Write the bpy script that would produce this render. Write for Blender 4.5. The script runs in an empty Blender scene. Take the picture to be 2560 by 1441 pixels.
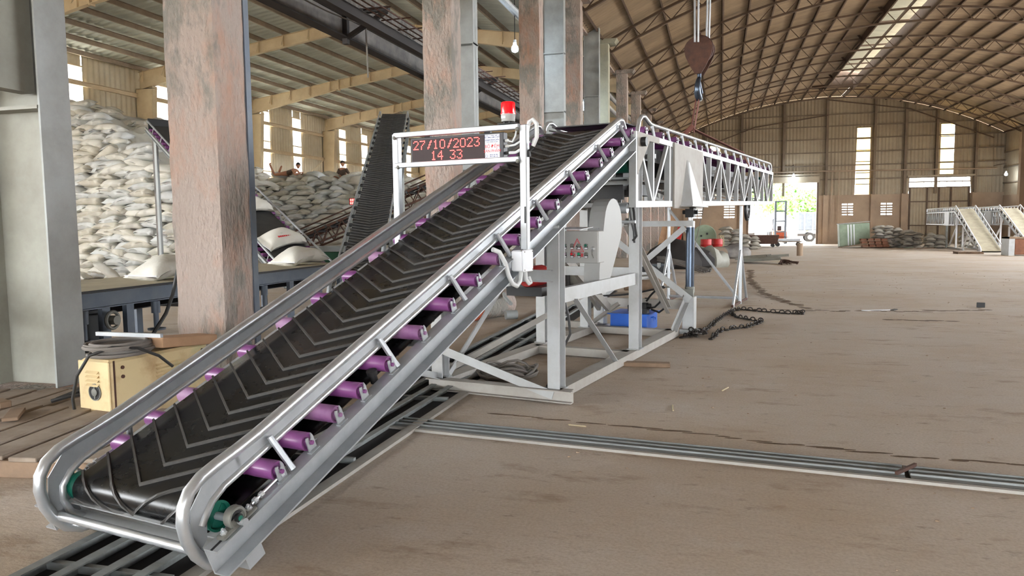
import bpy, math, random
from mathutils import Vector, Matrix
random.seed(7)
SC = bpy.context.scene
COL = SC.collection
# ------------------------------------------------------------------ camera
YAW, PITCH, ROLL, FPX, CAMH = 15.4, 4.9, 0.66, 1890.0, 1.5
def _cam():
    y, p, r = math.radians(YAW), math.radians(PITCH), math.radians(ROLL)
    fwd = Vector((-math.sin(y)*math.cos(p), math.cos(y)*math.cos(p), -math.sin(p)))
    right = Vector((math.cos(y), math.sin(y), 0)); up = right.cross(fwd)
    r2 = right*math.cos(r) - up*math.sin(r); u2 = up*math.cos(r) + right*math.sin(r)
    cd = bpy.data.cameras.new('camera'); co = bpy.data.objects.new('camera', cd); COL.objects.link(co)
    m = Matrix((r2, u2, -fwd)).transposed().to_4x4(); m.translation = (0, 0, CAMH)
    co.matrix_world = m
    cd.sensor_width = 36.0; cd.sensor_fit = 'HORIZONTAL'; cd.lens = 36.0*FPX/2560.0
    cd.clip_start = 0.05; cd.clip_end = 600
    SC.camera = co
_cam()
# ------------------------------------------------------------------ world, exposure
W = bpy.data.worlds.new('sky'); SC.world = W; W.use_nodes = True
_bg = W.node_tree.nodes['Background']
_bg.inputs[0].default_value = (0.93, 0.97, 1.0, 1); _bg.inputs[1].default_value = 16.0
SC.view_settings.view_transform = 'Standard'; SC.view_settings.look = 'None'
SC.view_settings.gamma = 1.0; SC.view_settings.use_curve_mapping = False
SC.view_settings.exposure = 0.65
SC.cycles.max_bounces = 7; SC.cycles.diffuse_bounces = 5; SC.cycles.glossy_bounces = 3
SC.cycles.transmission_bounces = 4; SC.cycles.transparent_max_bounces = 4
SC.cycles.caustics_reflective = False; SC.cycles.caustics_refractive = False
SC.cycles.sample_clamp_indirect = 6.0
SC.cycles.use_denoising = True

# ------------------------------------------------------------------ materials
def srgb(c):
    return tuple(((x/255.0)/12.92 if x/255.0 <= 0.04045 else ((x/255.0+0.055)/1.055)**2.4) for x in c)
def mat(name, col, rough=0.6, metal=0.0, var=None, vscale=4.0, vlo=0.35, vhi=0.7, bump=0.0, bscale=30.0,
        rvar=0.0, detail=6.0, stretch=None, spec=0.5, emit=None, estr=0.0, trans=0.0, coat=0.0, var2=None, v2scale=1.0, v2lo=.55, v2hi=.7):
    m = bpy.data.materials.new(name); m.use_nodes = True
    nt = m.node_tree; N = nt.nodes; L = nt.links
    b = N['Principled BSDF']
    c = srgb(col)
    b.inputs['Base Color'].default_value = (*c, 1)
    b.inputs['Roughness'].default_value = rough; b.inputs['Metallic'].default_value = metal
    b.inputs['Specular IOR Level'].default_value = spec
    if coat: b.inputs['Coat Weight'].default_value = coat
    if trans: b.inputs['Transmission Weight'].default_value = trans
    tc = mp = None
    def coords():
        nonlocal tc, mp
        if mp is None:
            tc = N.new('ShaderNodeTexCoord'); mp = N.new('ShaderNodeMapping')
            L.new(tc.outputs['Object'], mp.inputs[0])
            if stretch: mp.inputs['Scale'].default_value = stretch
        return mp.outputs[0]
    src = None
    if var is not None:
        t = N.new('ShaderNodeTexNoise'); t.inputs['Scale'].default_value = vscale; t.inputs['Detail'].default_value = detail
        t.inputs['Roughness'].default_value = 0.65
        L.new(coords(), t.inputs['Vector'])
        r = N.new('ShaderNodeMapRange'); r.inputs[1].default_value = vlo; r.inputs[2].default_value = vhi
        L.new(t.outputs['Fac'], r.inputs[0])
        x = N.new('ShaderNodeMix'); x.data_type = 'RGBA'
        x.inputs[6].default_value = (*c, 1); x.inputs[7].default_value = (*srgb(var), 1)
        L.new(r.outputs[0], x.inputs[0]); src = x.outputs[2]
        if rvar:
            rr = N.new('ShaderNodeMapRange'); rr.inputs[3].default_value = max(0, rough-rvar); rr.inputs[4].default_value = min(1, rough+rvar)
            L.new(r.outputs[0], rr.inputs[0]); L.new(rr.outputs[0], b.inputs['Roughness'])
        if var2 is not None:
            t2 = N.new('ShaderNodeTexNoise'); t2.inputs['Scale'].default_value = v2scale; t2.inputs['Detail'].default_value = 8
            t2.inputs['Roughness'].default_value = 0.7
            L.new(coords(), t2.inputs['Vector'])
            r2 = N.new('ShaderNodeMapRange'); r2.inputs[1].default_value = v2lo; r2.inputs[2].default_value = v2hi
            L.new(t2.outputs['Fac'], r2.inputs[0])
            x2 = N.new('ShaderNodeMix'); x2.data_type = 'RGBA'
            L.new(src, x2.inputs[6]); x2.inputs[7].default_value = (*srgb(var2), 1)
            L.new(r2.outputs[0], x2.inputs[0]); src = x2.outputs[2]
        L.new(src, b.inputs['Base Color'])
    if bump:
        t = N.new('ShaderNodeTexNoise'); t.inputs['Scale'].default_value = bscale; t.inputs['Detail'].default_value = 5
        L.new(coords(), t.inputs['Vector'])
        bp = N.new('ShaderNodeBump'); bp.inputs['Strength'].default_value = 1.0; bp.inputs['Distance'].default_value = bump
        L.new(t.outputs['Fac'], bp.inputs['Height']); L.new(bp.outputs[0], b.inputs['Normal'])
    if emit is not None:
        b.inputs['Emission Color'].default_value = (*srgb(emit), 1); b.inputs['Emission Strength'].default_value = estr
    return m
def translucent(name, col, mixv=0.5, var=None, vscale=3.0, stretch=None, vlo=.4, vhi=.65):
    m = bpy.data.materials.new(name); m.use_nodes = True; nt = m.node_tree; N = nt.nodes; L = nt.links
    N.remove(N['Principled BSDF']); out = N['Material Output']
    tr = N.new('ShaderNodeBsdfTranslucent'); df = N.new('ShaderNodeBsdfDiffuse'); mx = N.new('ShaderNodeMixShader')
    mx.inputs[0].default_value = mixv
    for q in (tr, df): q.inputs[0].default_value = (*srgb(col), 1)
    if var:
        tc = N.new('ShaderNodeTexCoord'); mp = N.new('ShaderNodeMapping'); t = N.new('ShaderNodeTexNoise')
        if stretch: mp.inputs['Scale'].default_value = stretch
        t.inputs['Scale'].default_value = vscale; t.inputs['Detail'].default_value = 6
        L.new(tc.outputs['Object'], mp.inputs[0]); L.new(mp.outputs[0], t.inputs['Vector'])
        r = N.new('ShaderNodeMapRange'); r.inputs[1].default_value = vlo; r.inputs[2].default_value = vhi; L.new(t.outputs['Fac'], r.inputs[0])
        x = N.new('ShaderNodeMix'); x.data_type = 'RGBA'; x.inputs[6].default_value = (*srgb(col), 1); x.inputs[7].default_value = (*srgb(var), 1)
        L.new(r.outputs[0], x.inputs[0])
        for q in (tr, df): L.new(x.outputs[2], q.inputs[0])
    L.new(df.outputs[0], mx.inputs[1]); L.new(tr.outputs[0], mx.inputs[2]); L.new(mx.outputs[0], out.inputs[0])
    return m
M = {}
def floor_mat():
    m = bpy.data.materials.new('dusty_concrete_floor'); m.use_nodes = True; nt = m.node_tree; N = nt.nodes; L = nt.links
    b = N['Principled BSDF']; b.inputs['Roughness'].default_value = .82; b.inputs['Specular IOR Level'].default_value = .25
    tc = N.new('ShaderNodeTexCoord'); src = None
    def noise(scale, detail, lo, hi, stretch=None, rough=.65):
        v = tc.outputs['Object']
        if stretch:
            mp = N.new('ShaderNodeMapping'); mp.inputs['Scale'].default_value = stretch; L.new(v, mp.inputs[0]); v = mp.outputs[0]
        t = N.new('ShaderNodeTexNoise'); t.inputs['Scale'].default_value = scale; t.inputs['Detail'].default_value = detail; t.inputs['Roughness'].default_value = rough
        L.new(v, t.inputs['Vector'])
        r = N.new('ShaderNodeMapRange'); r.inputs[1].default_value = lo; r.inputs[2].default_value = hi; L.new(t.outputs['Fac'], r.inputs[0])
        return r.outputs[0], t.outputs['Fac']
    cur = None
    def layer(fac, col, amt):
        nonlocal cur
        x = N.new('ShaderNodeMix'); x.data_type = 'RGBA'
        if cur is None: x.inputs[6].default_value = (*srgb((192, 180, 167)), 1)
        else: L.new(cur, x.inputs[6])
        x.inputs[7].default_value = (*srgb(col), 1)
        k = N.new('ShaderNodeMath'); k.operation = 'MULTIPLY'; k.inputs[1].default_value = amt; L.new(fac, k.inputs[0]); L.new(k.outputs[0], x.inputs[0])
        cur = x.outputs[2]
    layer(noise(.35, 6, .4, .65)[0], (180, 160, 138), .9)
    layer(noise(1.1, 8, .55, .75)[0], (200, 192, 184), .8)
    layer(noise(2.4, 9, .56, .66, (.55, 1.3, 1), .7)[0], (140, 116, 94), .55)
    layer(noise(9, 8, .6, .7, (.5, 1.2, 1), .7)[0], (110, 92, 76), .6)
    layer(noise(60, 4, .4, .75)[0], (146, 128, 110), .5)
    L.new(cur, b.inputs['Base Color'])
    f1 = noise(7, 8, 0, 1, (.6, 1.2, 1))[1]; bp = N.new('ShaderNodeBump'); bp.inputs['Distance'].default_value = .012; bp.inputs['Strength'].default_value = .8
    L.new(f1, bp.inputs['Height']); L.new(bp.outputs[0], b.inputs['Normal'])
    return m
M['floor'] = floor_mat()
M['concrete'] = mat('rough_concrete', (174, 160, 152), .95, var=(184, 148, 130), vscale=1.8, vlo=.48, vhi=.66, bump=.05, bscale=18, detail=10, stretch=(1.1, 1.1, .5),
                    var2=(140, 136, 130), v2scale=1.3, v2lo=.5, v2hi=.58, spec=.2)
M['concrete_green'] = mat('greenish_concrete', (170, 166, 146), .9, var=(150, 150, 135), vscale=1.5, bump=.01, bscale=14)
M['plaster'] = mat('brown_plaster_wall', (160, 138, 116), .95, var=(138, 118, 100), vscale=.6, bump=.01, bscale=10, detail=8)
M['galv'] = mat('galvanised_steel', (178, 181, 184), .4, .5, var=(160, 164, 168), vscale=7, stretch=(1, 1, 1))
M['tube'] = mat('galvanised_tube', (204, 207, 210), .3, .7, var=(186, 188, 190), vscale=5)
M['silver'] = mat('silver_paint', (176, 178, 179), .5, .25, var=(164, 164, 162), vscale=5)
M['dustsilver'] = mat('dusty_silver_paint', (166, 162, 156), .7, .1, var=(152, 146, 138), vscale=5)
M['grey_box'] = mat('light_grey_enamel', (160, 160, 157), .5, 0)
M['rubber'] = mat('black_rubber', (17, 17, 18), .3, 0, var=(26, 26, 27), vscale=3, vlo=.4, vhi=.75, rvar=.05, bump=.0008, bscale=10, spec=.4)
M['rubber_dull'] = mat('dull_black_rubber', (50, 50, 52), .6, 0, var=(66, 65, 64), vscale=3)
M['cleat'] = mat('worn_rubber_cleat', (84, 82, 80), .5, 0, var=(66, 65, 64), vscale=14)
M['purple'] = mat('purple_roller', (112, 52, 112), .35, 0, var=(128, 72, 126), vscale=3, coat=.2)
M['purple_dusty'] = mat('dusty_purple_roller', (156, 120, 150), .6, 0, var=(120, 70, 118), vscale=3)
M['green'] = mat('dark_green_enamel', (16, 92, 76), .4, 0, var=(60, 110, 100), vscale=8, vlo=.55, vhi=.8)
M['cast'] = mat('grey_cast_iron', (120, 120, 114), .6, .4)
M['dark'] = mat('black_plastic', (26, 26, 28), .5)
M['blue'] = mat('blue_enamel', (18, 92, 190), .38, 0, var=(14, 80, 170), vscale=3)
M['navy'] = mat('navy_motor_paint', (24, 36, 84), .45)
M['jack'] = mat('dark_steel_cylinder', (92, 104, 120), .3, .8, var=(60, 66, 78), vscale=5, stretch=(1, 1, .3))
M['red'] = mat('red_paint', (170, 30, 30), .5)
M['redlens'] = mat('red_beacon_lens', (232, 8, 18), .15, 0, emit=(255, 10, 20), estr=1.2, coat=.5)
M['led'] = mat('lit_red_led', (255, 50, 50), .4, emit=(255, 64, 60), estr=9)
M['ledpanel'] = mat('dark_red_led_panel', (34, 4, 6), .6)
M['white'] = mat('white_plastic', (226, 228, 232), .45)
M['pvc'] = mat('white_conduit', (208, 210, 210), .5)
M['cable'] = mat('black_cable', (36, 35, 35), .55)
M['greycable'] = mat('dusty_cable', (120, 114, 108), .8)
M['cream'] = mat('dusty_cream_steel', (222, 204, 172), .75, .0, var=(204, 182, 148), vscale=1.2)
M['purlin'] = mat('dusty_purlin_steel', (164, 148, 128), .8, 0, var=(142, 126, 110), vscale=2)
M['sheet'] = mat('galvanised_roof_sheet', (204, 208, 198), .55, .1, var=(184, 188, 180), vscale=1.0, stretch=(.3, 2, 1))
M['wallsheet'] = mat('dusty_wall_sheet', (216, 206, 184), .7, .05, var=(200, 184, 154), vscale=1.0)
M['archsheet'] = mat('grimy_arch_sheet', (158, 138, 114), .7, .1, var=(126, 110, 92), vscale=.5, stretch=(1, 2.5, 1), detail=8)
M['farsheet'] = mat('grimy_far_sheet', (160, 146, 124), .75, .05, var=(140, 124, 104), vscale=.5, detail=8)
M['rib'] = mat('rusty_brown_rib', (96, 76, 60), .8, .1, var=(78, 64, 54), vscale=3)
M['girder'] = mat('dark_dusty_girder', (92, 88, 86), .7, .2, var=(128, 122, 116), vscale=2.5, detail=8)
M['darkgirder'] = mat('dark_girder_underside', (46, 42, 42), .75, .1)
M['steelgrey'] = mat('grey_painted_steel', (164, 168, 168), .6, .1, var=(146, 148, 146), vscale=2.5, bump=.002, bscale=20)
M['steelgreen'] = mat('stained_grey_steel', (158, 158, 148), .65, .1, var=(128, 124, 116), vscale=1.2, detail=8)
M['sack'] = mat('white_woven_sack', (222, 219, 210), .75, 0, var=(208, 204, 194), vscale=2.0, bump=.006, bscale=16)
M['sack_grey'] = mat('grey_filled_sack', (186, 180, 168), .8, 0, var=(150, 144, 134), vscale=1.5, bump=.006, bscale=16)
M['wood'] = mat('weathered_wood', (146, 122, 100), .85, 0, var=(112, 92, 76), vscale=3, stretch=(1, .2, 1), bump=.003, bscale=20)
M['palewood'] = mat('dusty_pallet_wood', (156, 142, 128), .9, 0, var=(124, 108, 94), vscale=3, bump=.003, bscale=20)
M['card'] = mat('brown_cardboard', (182, 146, 114), .85, 0, var=(164, 128, 98), vscale=3)
M['yellow'] = mat('faded_cream_enamel', (208, 186, 142), .6, 0, var=(176, 142, 100), vscale=3.5, vlo=.5, vhi=.75, detail=9, var2=(150, 160, 120), v2scale=.7)
M['bluesteel'] = mat('dark_blue_grey_steel', (82, 92, 106), .5, .2, var=(100, 106, 114), vscale=3)
M['beltcream'] = mat('dusty_tan_belt', (176, 166, 142), .8, 0, var=(150, 140, 120), vscale=3)
M['orange'] = mat('orange_rust_paint', (176, 82, 48), .7, 0, var=(150, 66, 40), vscale=6)
M['rust'] = mat('rusty_iron', (92, 62, 50), .85, .2, var=(66, 48, 42), vscale=8)
M['chain'] = mat('dark_chain_iron', (52, 46, 42), .6, .5)
M['sling'] = mat('red_brown_sling', (112, 66, 56), .85)
M['greenpaint'] = mat('pale_green_cabinet', (150, 164, 140), .6, 0, var=(120, 136, 116), vscale=1.5)
M['darkgreenpaint'] = mat('dark_green_bin', (40, 88, 62), .6)
M['brick'] = mat('red_brown_brick', (136, 92, 70), .9, 0, var=(112, 74, 58), vscale=4)
M['skin'] = mat('skin', (176, 124, 96), .6)
M['cloth'] = mat('dark_brown_cloth', (84, 68, 58), .85)
M['hair'] = mat('black_hair', (30, 26, 24), .7)
M['leafa'] = mat('leaf_green', (96, 150, 70), .7, 0, var=(150, 190, 100), vscale=2)
M['bark'] = mat('bark', (110, 92, 76), .9)
M['ground'] = mat('outdoor_ground', (190, 180, 166), .9)
M['bulb'] = mat('lit_cool_bulb', (225, 240, 255), .4, emit=(200, 230, 255), estr=40)
M['pane'] = translucent('translucent_white_sheet', (252, 251, 246), .9)
M['girt'] = mat('dull_brown_girt', (122, 106, 88), .8, .1, var=(104, 90, 76), vscale=2)
M['pane_yellow'] = translucent('yellowed_translucent_sheet', (250, 236, 196), .7, var=(222, 150, 70), vscale=1.6, stretch=(3, 1, .35), vlo=.56, vhi=.8)
M['glass_red'] = M['redlens']
M['rope'] = mat('pale_rope', (190, 176, 146), .9)
M['charcoal'] = mat('charcoal_steel_case', (58, 58, 62), .5, .2)

# ------------------------------------------------------------------ mesh builder
I4 = Matrix.Identity(4)
def wloc(o):
    v = Vector((0, 0, 0))
    while o is not None:
        v += o.location; o = o.parent
    return v
def link(name, me, parent=None):
    o = bpy.data.objects.new(name, me); COL.objects.link(o)
    if parent is not None: o.parent = parent
    return o
class MB:
    def __init__(s, T=None): s.v = []; s.f = []; s.T = T or I4
    def add(s, vs, fs):
        n = len(s.v); T = s.T
        s.v += [tuple(T @ Vector(p)) for p in vs]
        s.f += [tuple(i+n for i in f) for f in fs]
        return s
    def box(s, x0, x1, y0, y1, z0, z1):
        return s.add([(x0,y0,z0),(x1,y0,z0),(x1,y1,z0),(x0,y1,z0),(x0,y0,z1),(x1,y0,z1),(x1,y1,z1),(x0,y1,z1)],
                     [(0,3,2,1),(4,5,6,7),(0,1,5,4),(1,2,6,5),(2,3,7,6),(3,0,4,7)])
    def cbox(s, c, d): return s.box(c[0]-d[0]/2, c[0]+d[0]/2, c[1]-d[1]/2, c[1]+d[1]/2, c[2]-d[2]/2, c[2]+d[2]/2)
    def bbox(s, x0, x1, y0, y1, z0, z1, b=.01):
        # box with chamfered vertical and horizontal edges (26-face style, from 3 shrunk rings)
        def ring(z, i): return [(x0+i+b,y0+i,z),(x1-i-b,y0+i,z),(x1-i,y0+i+b,z),(x1-i,y1-i-b,z),(x1-i-b,y1-i,z),(x0+i+b,y1-i,z),(x0+i,y1-i-b,z),(x0+i,y0+i+b,z)]
        vs = ring(z0, b)+ring(z0+b, 0)+ring(z1-b, 0)+ring(z1, b); fs = []
        for k in range(3):
            for i in range(8):
                j = (i+1) % 8; fs.append((k*8+i, k*8+j, k*8+8+j, k*8+8+i))
        fs.append(tuple(range(7, -1, -1))); fs.append(tuple(range(24, 32)))
        return s.add(vs, fs)
    def frame(s, p, q, up):
        p, q = Vector(p), Vector(q); d = (q-p).normalized(); up = Vector(up)
        if abs(d.dot(up.normalized())) > .99: up = Vector((0, 1, 0)) if abs(d.y) < .9 else Vector((1, 0, 0))
        a = d.cross(up).normalized(); b = a.cross(d).normalized()
        return p, q, d, a, b
    def bar(s, p, q, w, h, up=(0, 0, 1)):
        p, q, d, a, b = s.frame(p, q, up); a *= w/2; b *= h/2
        return s.add([p-a-b, p+a-b, p+a+b, p-a+b, q-a-b, q+a-b, q+a+b, q-a+b],
                     [(0,3,2,1),(4,5,6,7),(0,1,5,4),(1,2,6,5),(2,3,7,6),(3,0,4,7)])
    def sect(s, p, q, poly, up=(0, 0, 1)):
        # extrude a 2-D outline (in a=side, b=up axes) from p to q
        p, q, d, a, b = s.frame(p, q, up); n = len(poly)
        vs = [p+a*x+b*y for x, y in poly]+[q+a*x+b*y for x, y in poly]
        fs = [(i, (i+1) % n, n+(i+1) % n, n+i) for i in range(n)]+[tuple(range(n-1, -1, -1)), tuple(range(n, 2*n))]
        return s.add(vs, fs)
    def cbeam(s, p, q, h, w, t, up=(0, 0, 1), side=1):
        # channel: web on -side, flanges reach to +side; centred on height
        k = side; x0, x1 = 0, w
        P = [(x0,-h/2),(x1,-h/2),(x1,-h/2+t),(x0+t,-h/2+t),(x0+t,h/2-t),(x1,h/2-t),(x1,h/2),(x0,h/2)]
        P = [(k*x, y) for x, y in P]
        if k < 0: P.reverse()
        return s.sect(p, q, P, up)
    def ibeam(s, p, q, h, w, t, up=(0, 0, 1)):
        P = [(-w/2,-h/2),(w/2,-h/2),(w/2,-h/2+t),(t/2,-h/2+t),(t/2,h/2-t),(w/2,h/2-t),(w/2,h/2),(-w/2,h/2),(-w/2,h/2-t),(-t/2,h/2-t),(-t/2,-h/2+t),(-w/2,-h/2+t)]
        return s.sect(p, q, P, up)
    def lbeam(s, p, q, w, t, up=(0, 0, 1), k=1):
        P = [(0,0),(w,0),(w,t),(t,t),(t,w),(0,w)]; P = [(k*x, y) for x, y in P]
        if k < 0: P.reverse()
        return s.sect(p, q, P, up)
    def tube(s, pts, r, n=10, closed=False, caps=True):
        P = [Vector(p) for p in pts]; m = len(P); vs = []; fs = []
        prev = None
        for i in range(m):
            if closed: d = (P[(i+1) % m]-P[i-1]).normalized()
            else: d = (P[min(i+1, m-1)]-P[max(i-1, 0)]).normalized()
            if prev is None:
                a = d.cross(Vector((0, 0, 1)));
                if a.length < .05: a = d.cross(Vector((0, 1, 0)))
            else: a = prev - d*prev.dot(d)
            a.normalize(); b = d.cross(a); prev = a
            rr = r[i] if isinstance(r, (list, tuple)) else r
            for k in range(n):
                t = 2*math.pi*k/n; vs.append(P[i]+a*(rr*math.cos(t))+b*(rr*math.sin(t)))
        for i in range(m if closed else m-1):
            for k in range(n):
                j = (i+1) % m; fs.append((i*n+k, i*n+(k+1) % n, j*n+(k+1) % n, j*n+k))
        if caps and not closed: fs += [tuple(range(n-1, -1, -1)), tuple(range((m-1)*n, m*n))]
        return s.add(vs, fs)
    def cyl(s, p, q, r, n=16, r2=None): return s.tube([p, q], [r, r if r2 is None else r2], n)
    def lathe(s, prof, c, axis=(0, 0, 1), n=16):
        # prof: (radius, height) list along axis from c
        c = Vector(c); d = Vector(axis).normalized(); a = d.orthogonal().normalized(); b = d.cross(a); vs = []; fs = []; m = len(prof)
        for r, h in prof:
            for k in range(n):
                t = 2*math.pi*k/n; vs.append(c+d*h+a*(r*math.cos(t))+b*(r*math.sin(t)))
        for i in range(m-1):
            for k in range(n): fs.append((i*n+k, i*n+(k+1) % n, (i+1)*n+(k+1) % n, (i+1)*n+k))
        fs += [tuple(range(n-1, -1, -1)), tuple(range((m-1)*n, m*n))]
        return s.add(vs, fs)
    def ball(s, c, r, n=10, m=7, sc=(1, 1, 1)):
        vs = []; fs = []
        for i in range(m+1):
            ph = math.pi*i/m
            for k in range(n):
                t = 2*math.pi*k/n
                vs.append((c[0]+r*sc[0]*math.sin(ph)*math.cos(t), c[1]+r*sc[1]*math.sin(ph)*math.sin(t), c[2]-r*sc[2]*math.cos(ph)))
        for i in range(m):
            for k in range(n): fs.append((i*n+k, i*n+(k+1) % n, (i+1)*n+(k+1) % n, (i+1)*n+k))
        return s.add(vs, fs)
    def poly(s, pts, nrm, t):
        # plate: polygon pts (3-D, planar) thickened by t along nrm
        n = len(pts); nv = Vector(nrm).normalized()*t; P = [Vector(p) for p in pts]
        fs = [tuple(range(n-1, -1, -1)), tuple(range(n, 2*n))]+[(i, (i+1) % n, n+(i+1) % n, n+i) for i in range(n)]
        return s.add(P+[p+nv for p in P], fs)
    def torus(s, c, R, r, axis=(0, 0, 1), n=20, m=8, sx=1, sy=1):
        d = Vector(axis).normalized(); a = d.orthogonal().normalized(); b = d.cross(a); c = Vector(c)
        return s.tube([c+a*(R*sx*math.cos(2*math.pi*i/n))+b*(R*sy*math.sin(2*math.pi*i/n)) for i in range(n)], r, m, closed=True)
    def mesh(s, name, m, smooth=False, off=(0, 0, 0)):
        me = bpy.data.meshes.new(name); ox, oy, oz = off
        me.from_pydata([(x-ox, y-oy, z-oz) for x, y, z in s.v], [], s.f); me.update()
        if m is not None: me.materials.append(M[m] if isinstance(m, str) else m)
        if smooth:
            me.polygons.foreach_set('use_smooth', [True]*len(me.polygons)); me.set_sharp_from_angle(angle=math.radians(38))
        return me
    def build(s, name, m, parent=None, smooth=False, loc=None, label=None):
        if parent is not None: off = wloc(parent)
        else: off = Vector(loc) if loc is not None else Vector((0, 0, 0))
        o = link(name, s.mesh(name, m, smooth, off), parent)
        if parent is None: o.location = off
        if label: o['label'] = label
        return o
def thing(name, label, cat, loc=(0, 0, 0), group=None):
    o = bpy.data.objects.new(name, None); COL.objects.link(o); o.location = loc; o.empty_display_size = .1
    o['label'] = label; o['category'] = cat
    if group: o['group'] = group
    return o
def tag(o, label, cat, group=None):
    o['label'] = label; o['category'] = cat
    if group: o['group'] = group
    return o
def struct(o): o['kind'] = 'structure'; return o
def stuff(o): o['kind'] = 'stuff'; return o
def wmat(o):
    m = I4
    while o is not None:
        m = o.matrix_basis @ m; o = o.parent
    return m
def inst(name, me, parent, mw, label=None):
    o = link(name, me, parent)
    o.matrix_basis = wmat(parent).inverted() @ mw if parent is not None else mw
    if label: o['label'] = label
    return o
def dup(root, mw=None, label=None, group=None):
    r = root.copy(); COL.objects.link(r)
    if mw is not None: r.matrix_basis = mw
    if label: r['label'] = label
    if group: r['group'] = group
    for ch in root.children:
        c = ch.copy(); COL.objects.link(c); c.parent = r
        for g in ch.children:
            d = g.copy(); COL.objects.link(d); d.parent = c
    return r
def arc(c, r, a0, a1, n, ax, ay):
    c, ax, ay = Vector(c), Vector(ax), Vector(ay)
    return [c+ax*(r*math.cos(a0+(a1-a0)*i/n))+ay*(r*math.sin(a0+(a1-a0)*i/n)) for i in range(n+1)]
def TR(x, y, z, rz=0): return Matrix.Translation((x, y, z)) @ Matrix.Rotation(math.radians(rz), 4, 'Z')
def fz(y): return 0.0 if y < 14 else -(y-14)*0.0123
# ================================================================== SETTING
XC, ZA, RA = 9.3, 12.5, 29.0
XL, XR, YF, YB = -4.9, 23.7, 75.0, -24.0
def zarch(x): return ZA-(RA-math.sqrt(RA*RA-(x-XC)**2))
# floor
mb = MB(); ys = [YB, -8, 0, 7, 14, 25, 40, 55, 65, 76]; xs = [-27, -5, 8, 24]
for y in ys:
    for x in xs: mb.v.append((x, y, fz(y)))
for i in range(len(ys)-1):
    for j in range(3): mb.f.append((i*4+j, i*4+j+1, i*4+4+j+1, i*4+4+j))
n = len(mb.v)
mb.box(-27, 24, YB, 76, -1.6, -1.2)
struct(mb.build('floor', 'floor'))
struct(MB().box(-160, 160, -160, YB, -.3, -.05).box(-160, 160, 76, 220, -1.2, -.78).box(-160, -27, YB, 76, -.8, -.35).box(24.2, 160, YB, 76, -.8, -.35).build('ground', 'ground'))
# ceiling: arched sheets with a long ridge opening under a raised monitor roof
def arch_sheet(x0, x1, nx, y0, y1):
    mb = MB(); p = .3; prof = [(0, 0), (.09, .035), (.15, .035), (.24, 0)]
    yy = []; y = y0
    while y < y1:
        yy += [(y+a, b) for a, b in prof]; y += p
    for i in range(nx+1):
        x = x0+(x1-x0)*i/nx
        for y, b in yy: mb.v.append((x, y, zarch(x)+.12+b))
    m = len(yy)
    for i in range(nx):
        for k in range(m-1): mb.f.append((i*m+k, i*m+k+1, i*m+m+k+1, i*m+m+k))
    return mb
ceil = struct(arch_sheet(XL-.5, 8.2, 16, YB, YF+.4).build('ceiling', 'archsheet'))
arch_sheet(10.4, XR+.5, 16, YB, YF+.4).build('roof_sheet', 'archsheet', ceil)
arch_sheet(8.2, 10.4, 3, 68.5, YF+.4).build('roof_sheet', 'archsheet', ceil)
# monitor: raised translucent roof on posts, side boards with a gap
mb = MB(); p = .3
yy = []; y = YB
while y < 68: yy += [(y, 0), (y+.1, .04), (y+.18, .04), (y+.28, 0)]; y += p
for x, z in ((7.2, 13.35), (9.3, 13.75), (11.4, 13.35)):
    for y, b in yy: mb.v.append((x, y, z+b))
m = len(yy)
for i in range(2):
    for k in range(m-1): mb.f.append((i*m+k, i*m+k+1, i*m+m+k+1, i*m+m+k))
mb.build('monitor_roof', 'sheet', ceil, label='pale raised ridge sheet letting daylight in')
for x in (8.2, 10.4): MB().box(x-.04, x+.04, YB, 68.4, zarch(x)-.35, zarch(x)+.45).build('monitor_side_board', 'rib', ceil)
MB().poly([(7.2, 68.3, 12.3), (11.4, 68.3, 12.3), (11.4, 68.3, 13.4), (9.3, 68.3, 13.8), (7.2, 68.3, 13.4)], (0, 1, 0), .06).build('monitor_end_board', 'rib', ceil)
frames = [6.3+6.37*k for k in range(-4, 11)]
mpost = MB()
for fy in frames:
    for x in (8.2, 10.4): mpost.bar((x, fy, 12.3), (x+(.9 if x > 9 else -.9), fy, 13.4), .12, .12)
    mpost.bar((7.3, fy, 13.3), (11.3, fy, 13.3), .1, .1)
    if fy > 67: break
mpost.build('monitor_post', 'rib', ceil)
# purlins along the hall, one object each
NP = 25
pxs = [XL+.2+(XR-.4-XL)*i/(NP-1) for i in range(NP)]
for x in pxs:
    z = zarch(x)+.04
    s = (x-XC)/RA
    MB().bar((x, YB, z), (x, YF, z), .07, .15, (s, 0, 1)).build('purlin', 'rib', ceil)
# lattice ribs
for fy in frames:
    top = [(x, fy, zarch(x)-.08) for x in pxs]
    bot = []
    for i in range(NP-1):
        x = (pxs[i]+pxs[i+1])/2; sl = -(x-XC)/RA
        bot.append((x+sl*.6*(-1), fy, zarch(x)-.74))
    mb = MB()
    for a, b in zip(top, top[1:]): mb.bar(a, b, .13, .09)
    bb = [top[0]]+bot+[top[-1]]
    for a, b in zip(bb, bb[1:]): mb.bar(a, b, .13, .09)
    rb = mb.build('arch_rib', 'rib', ceil)
    mb = MB()
    for i, q in enumerate(bot): mb.bar(top[i], q, .035, .035).bar(q, top[i+1], .035, .035)
    mb.build('lattice_web', 'rib', rb)
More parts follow.
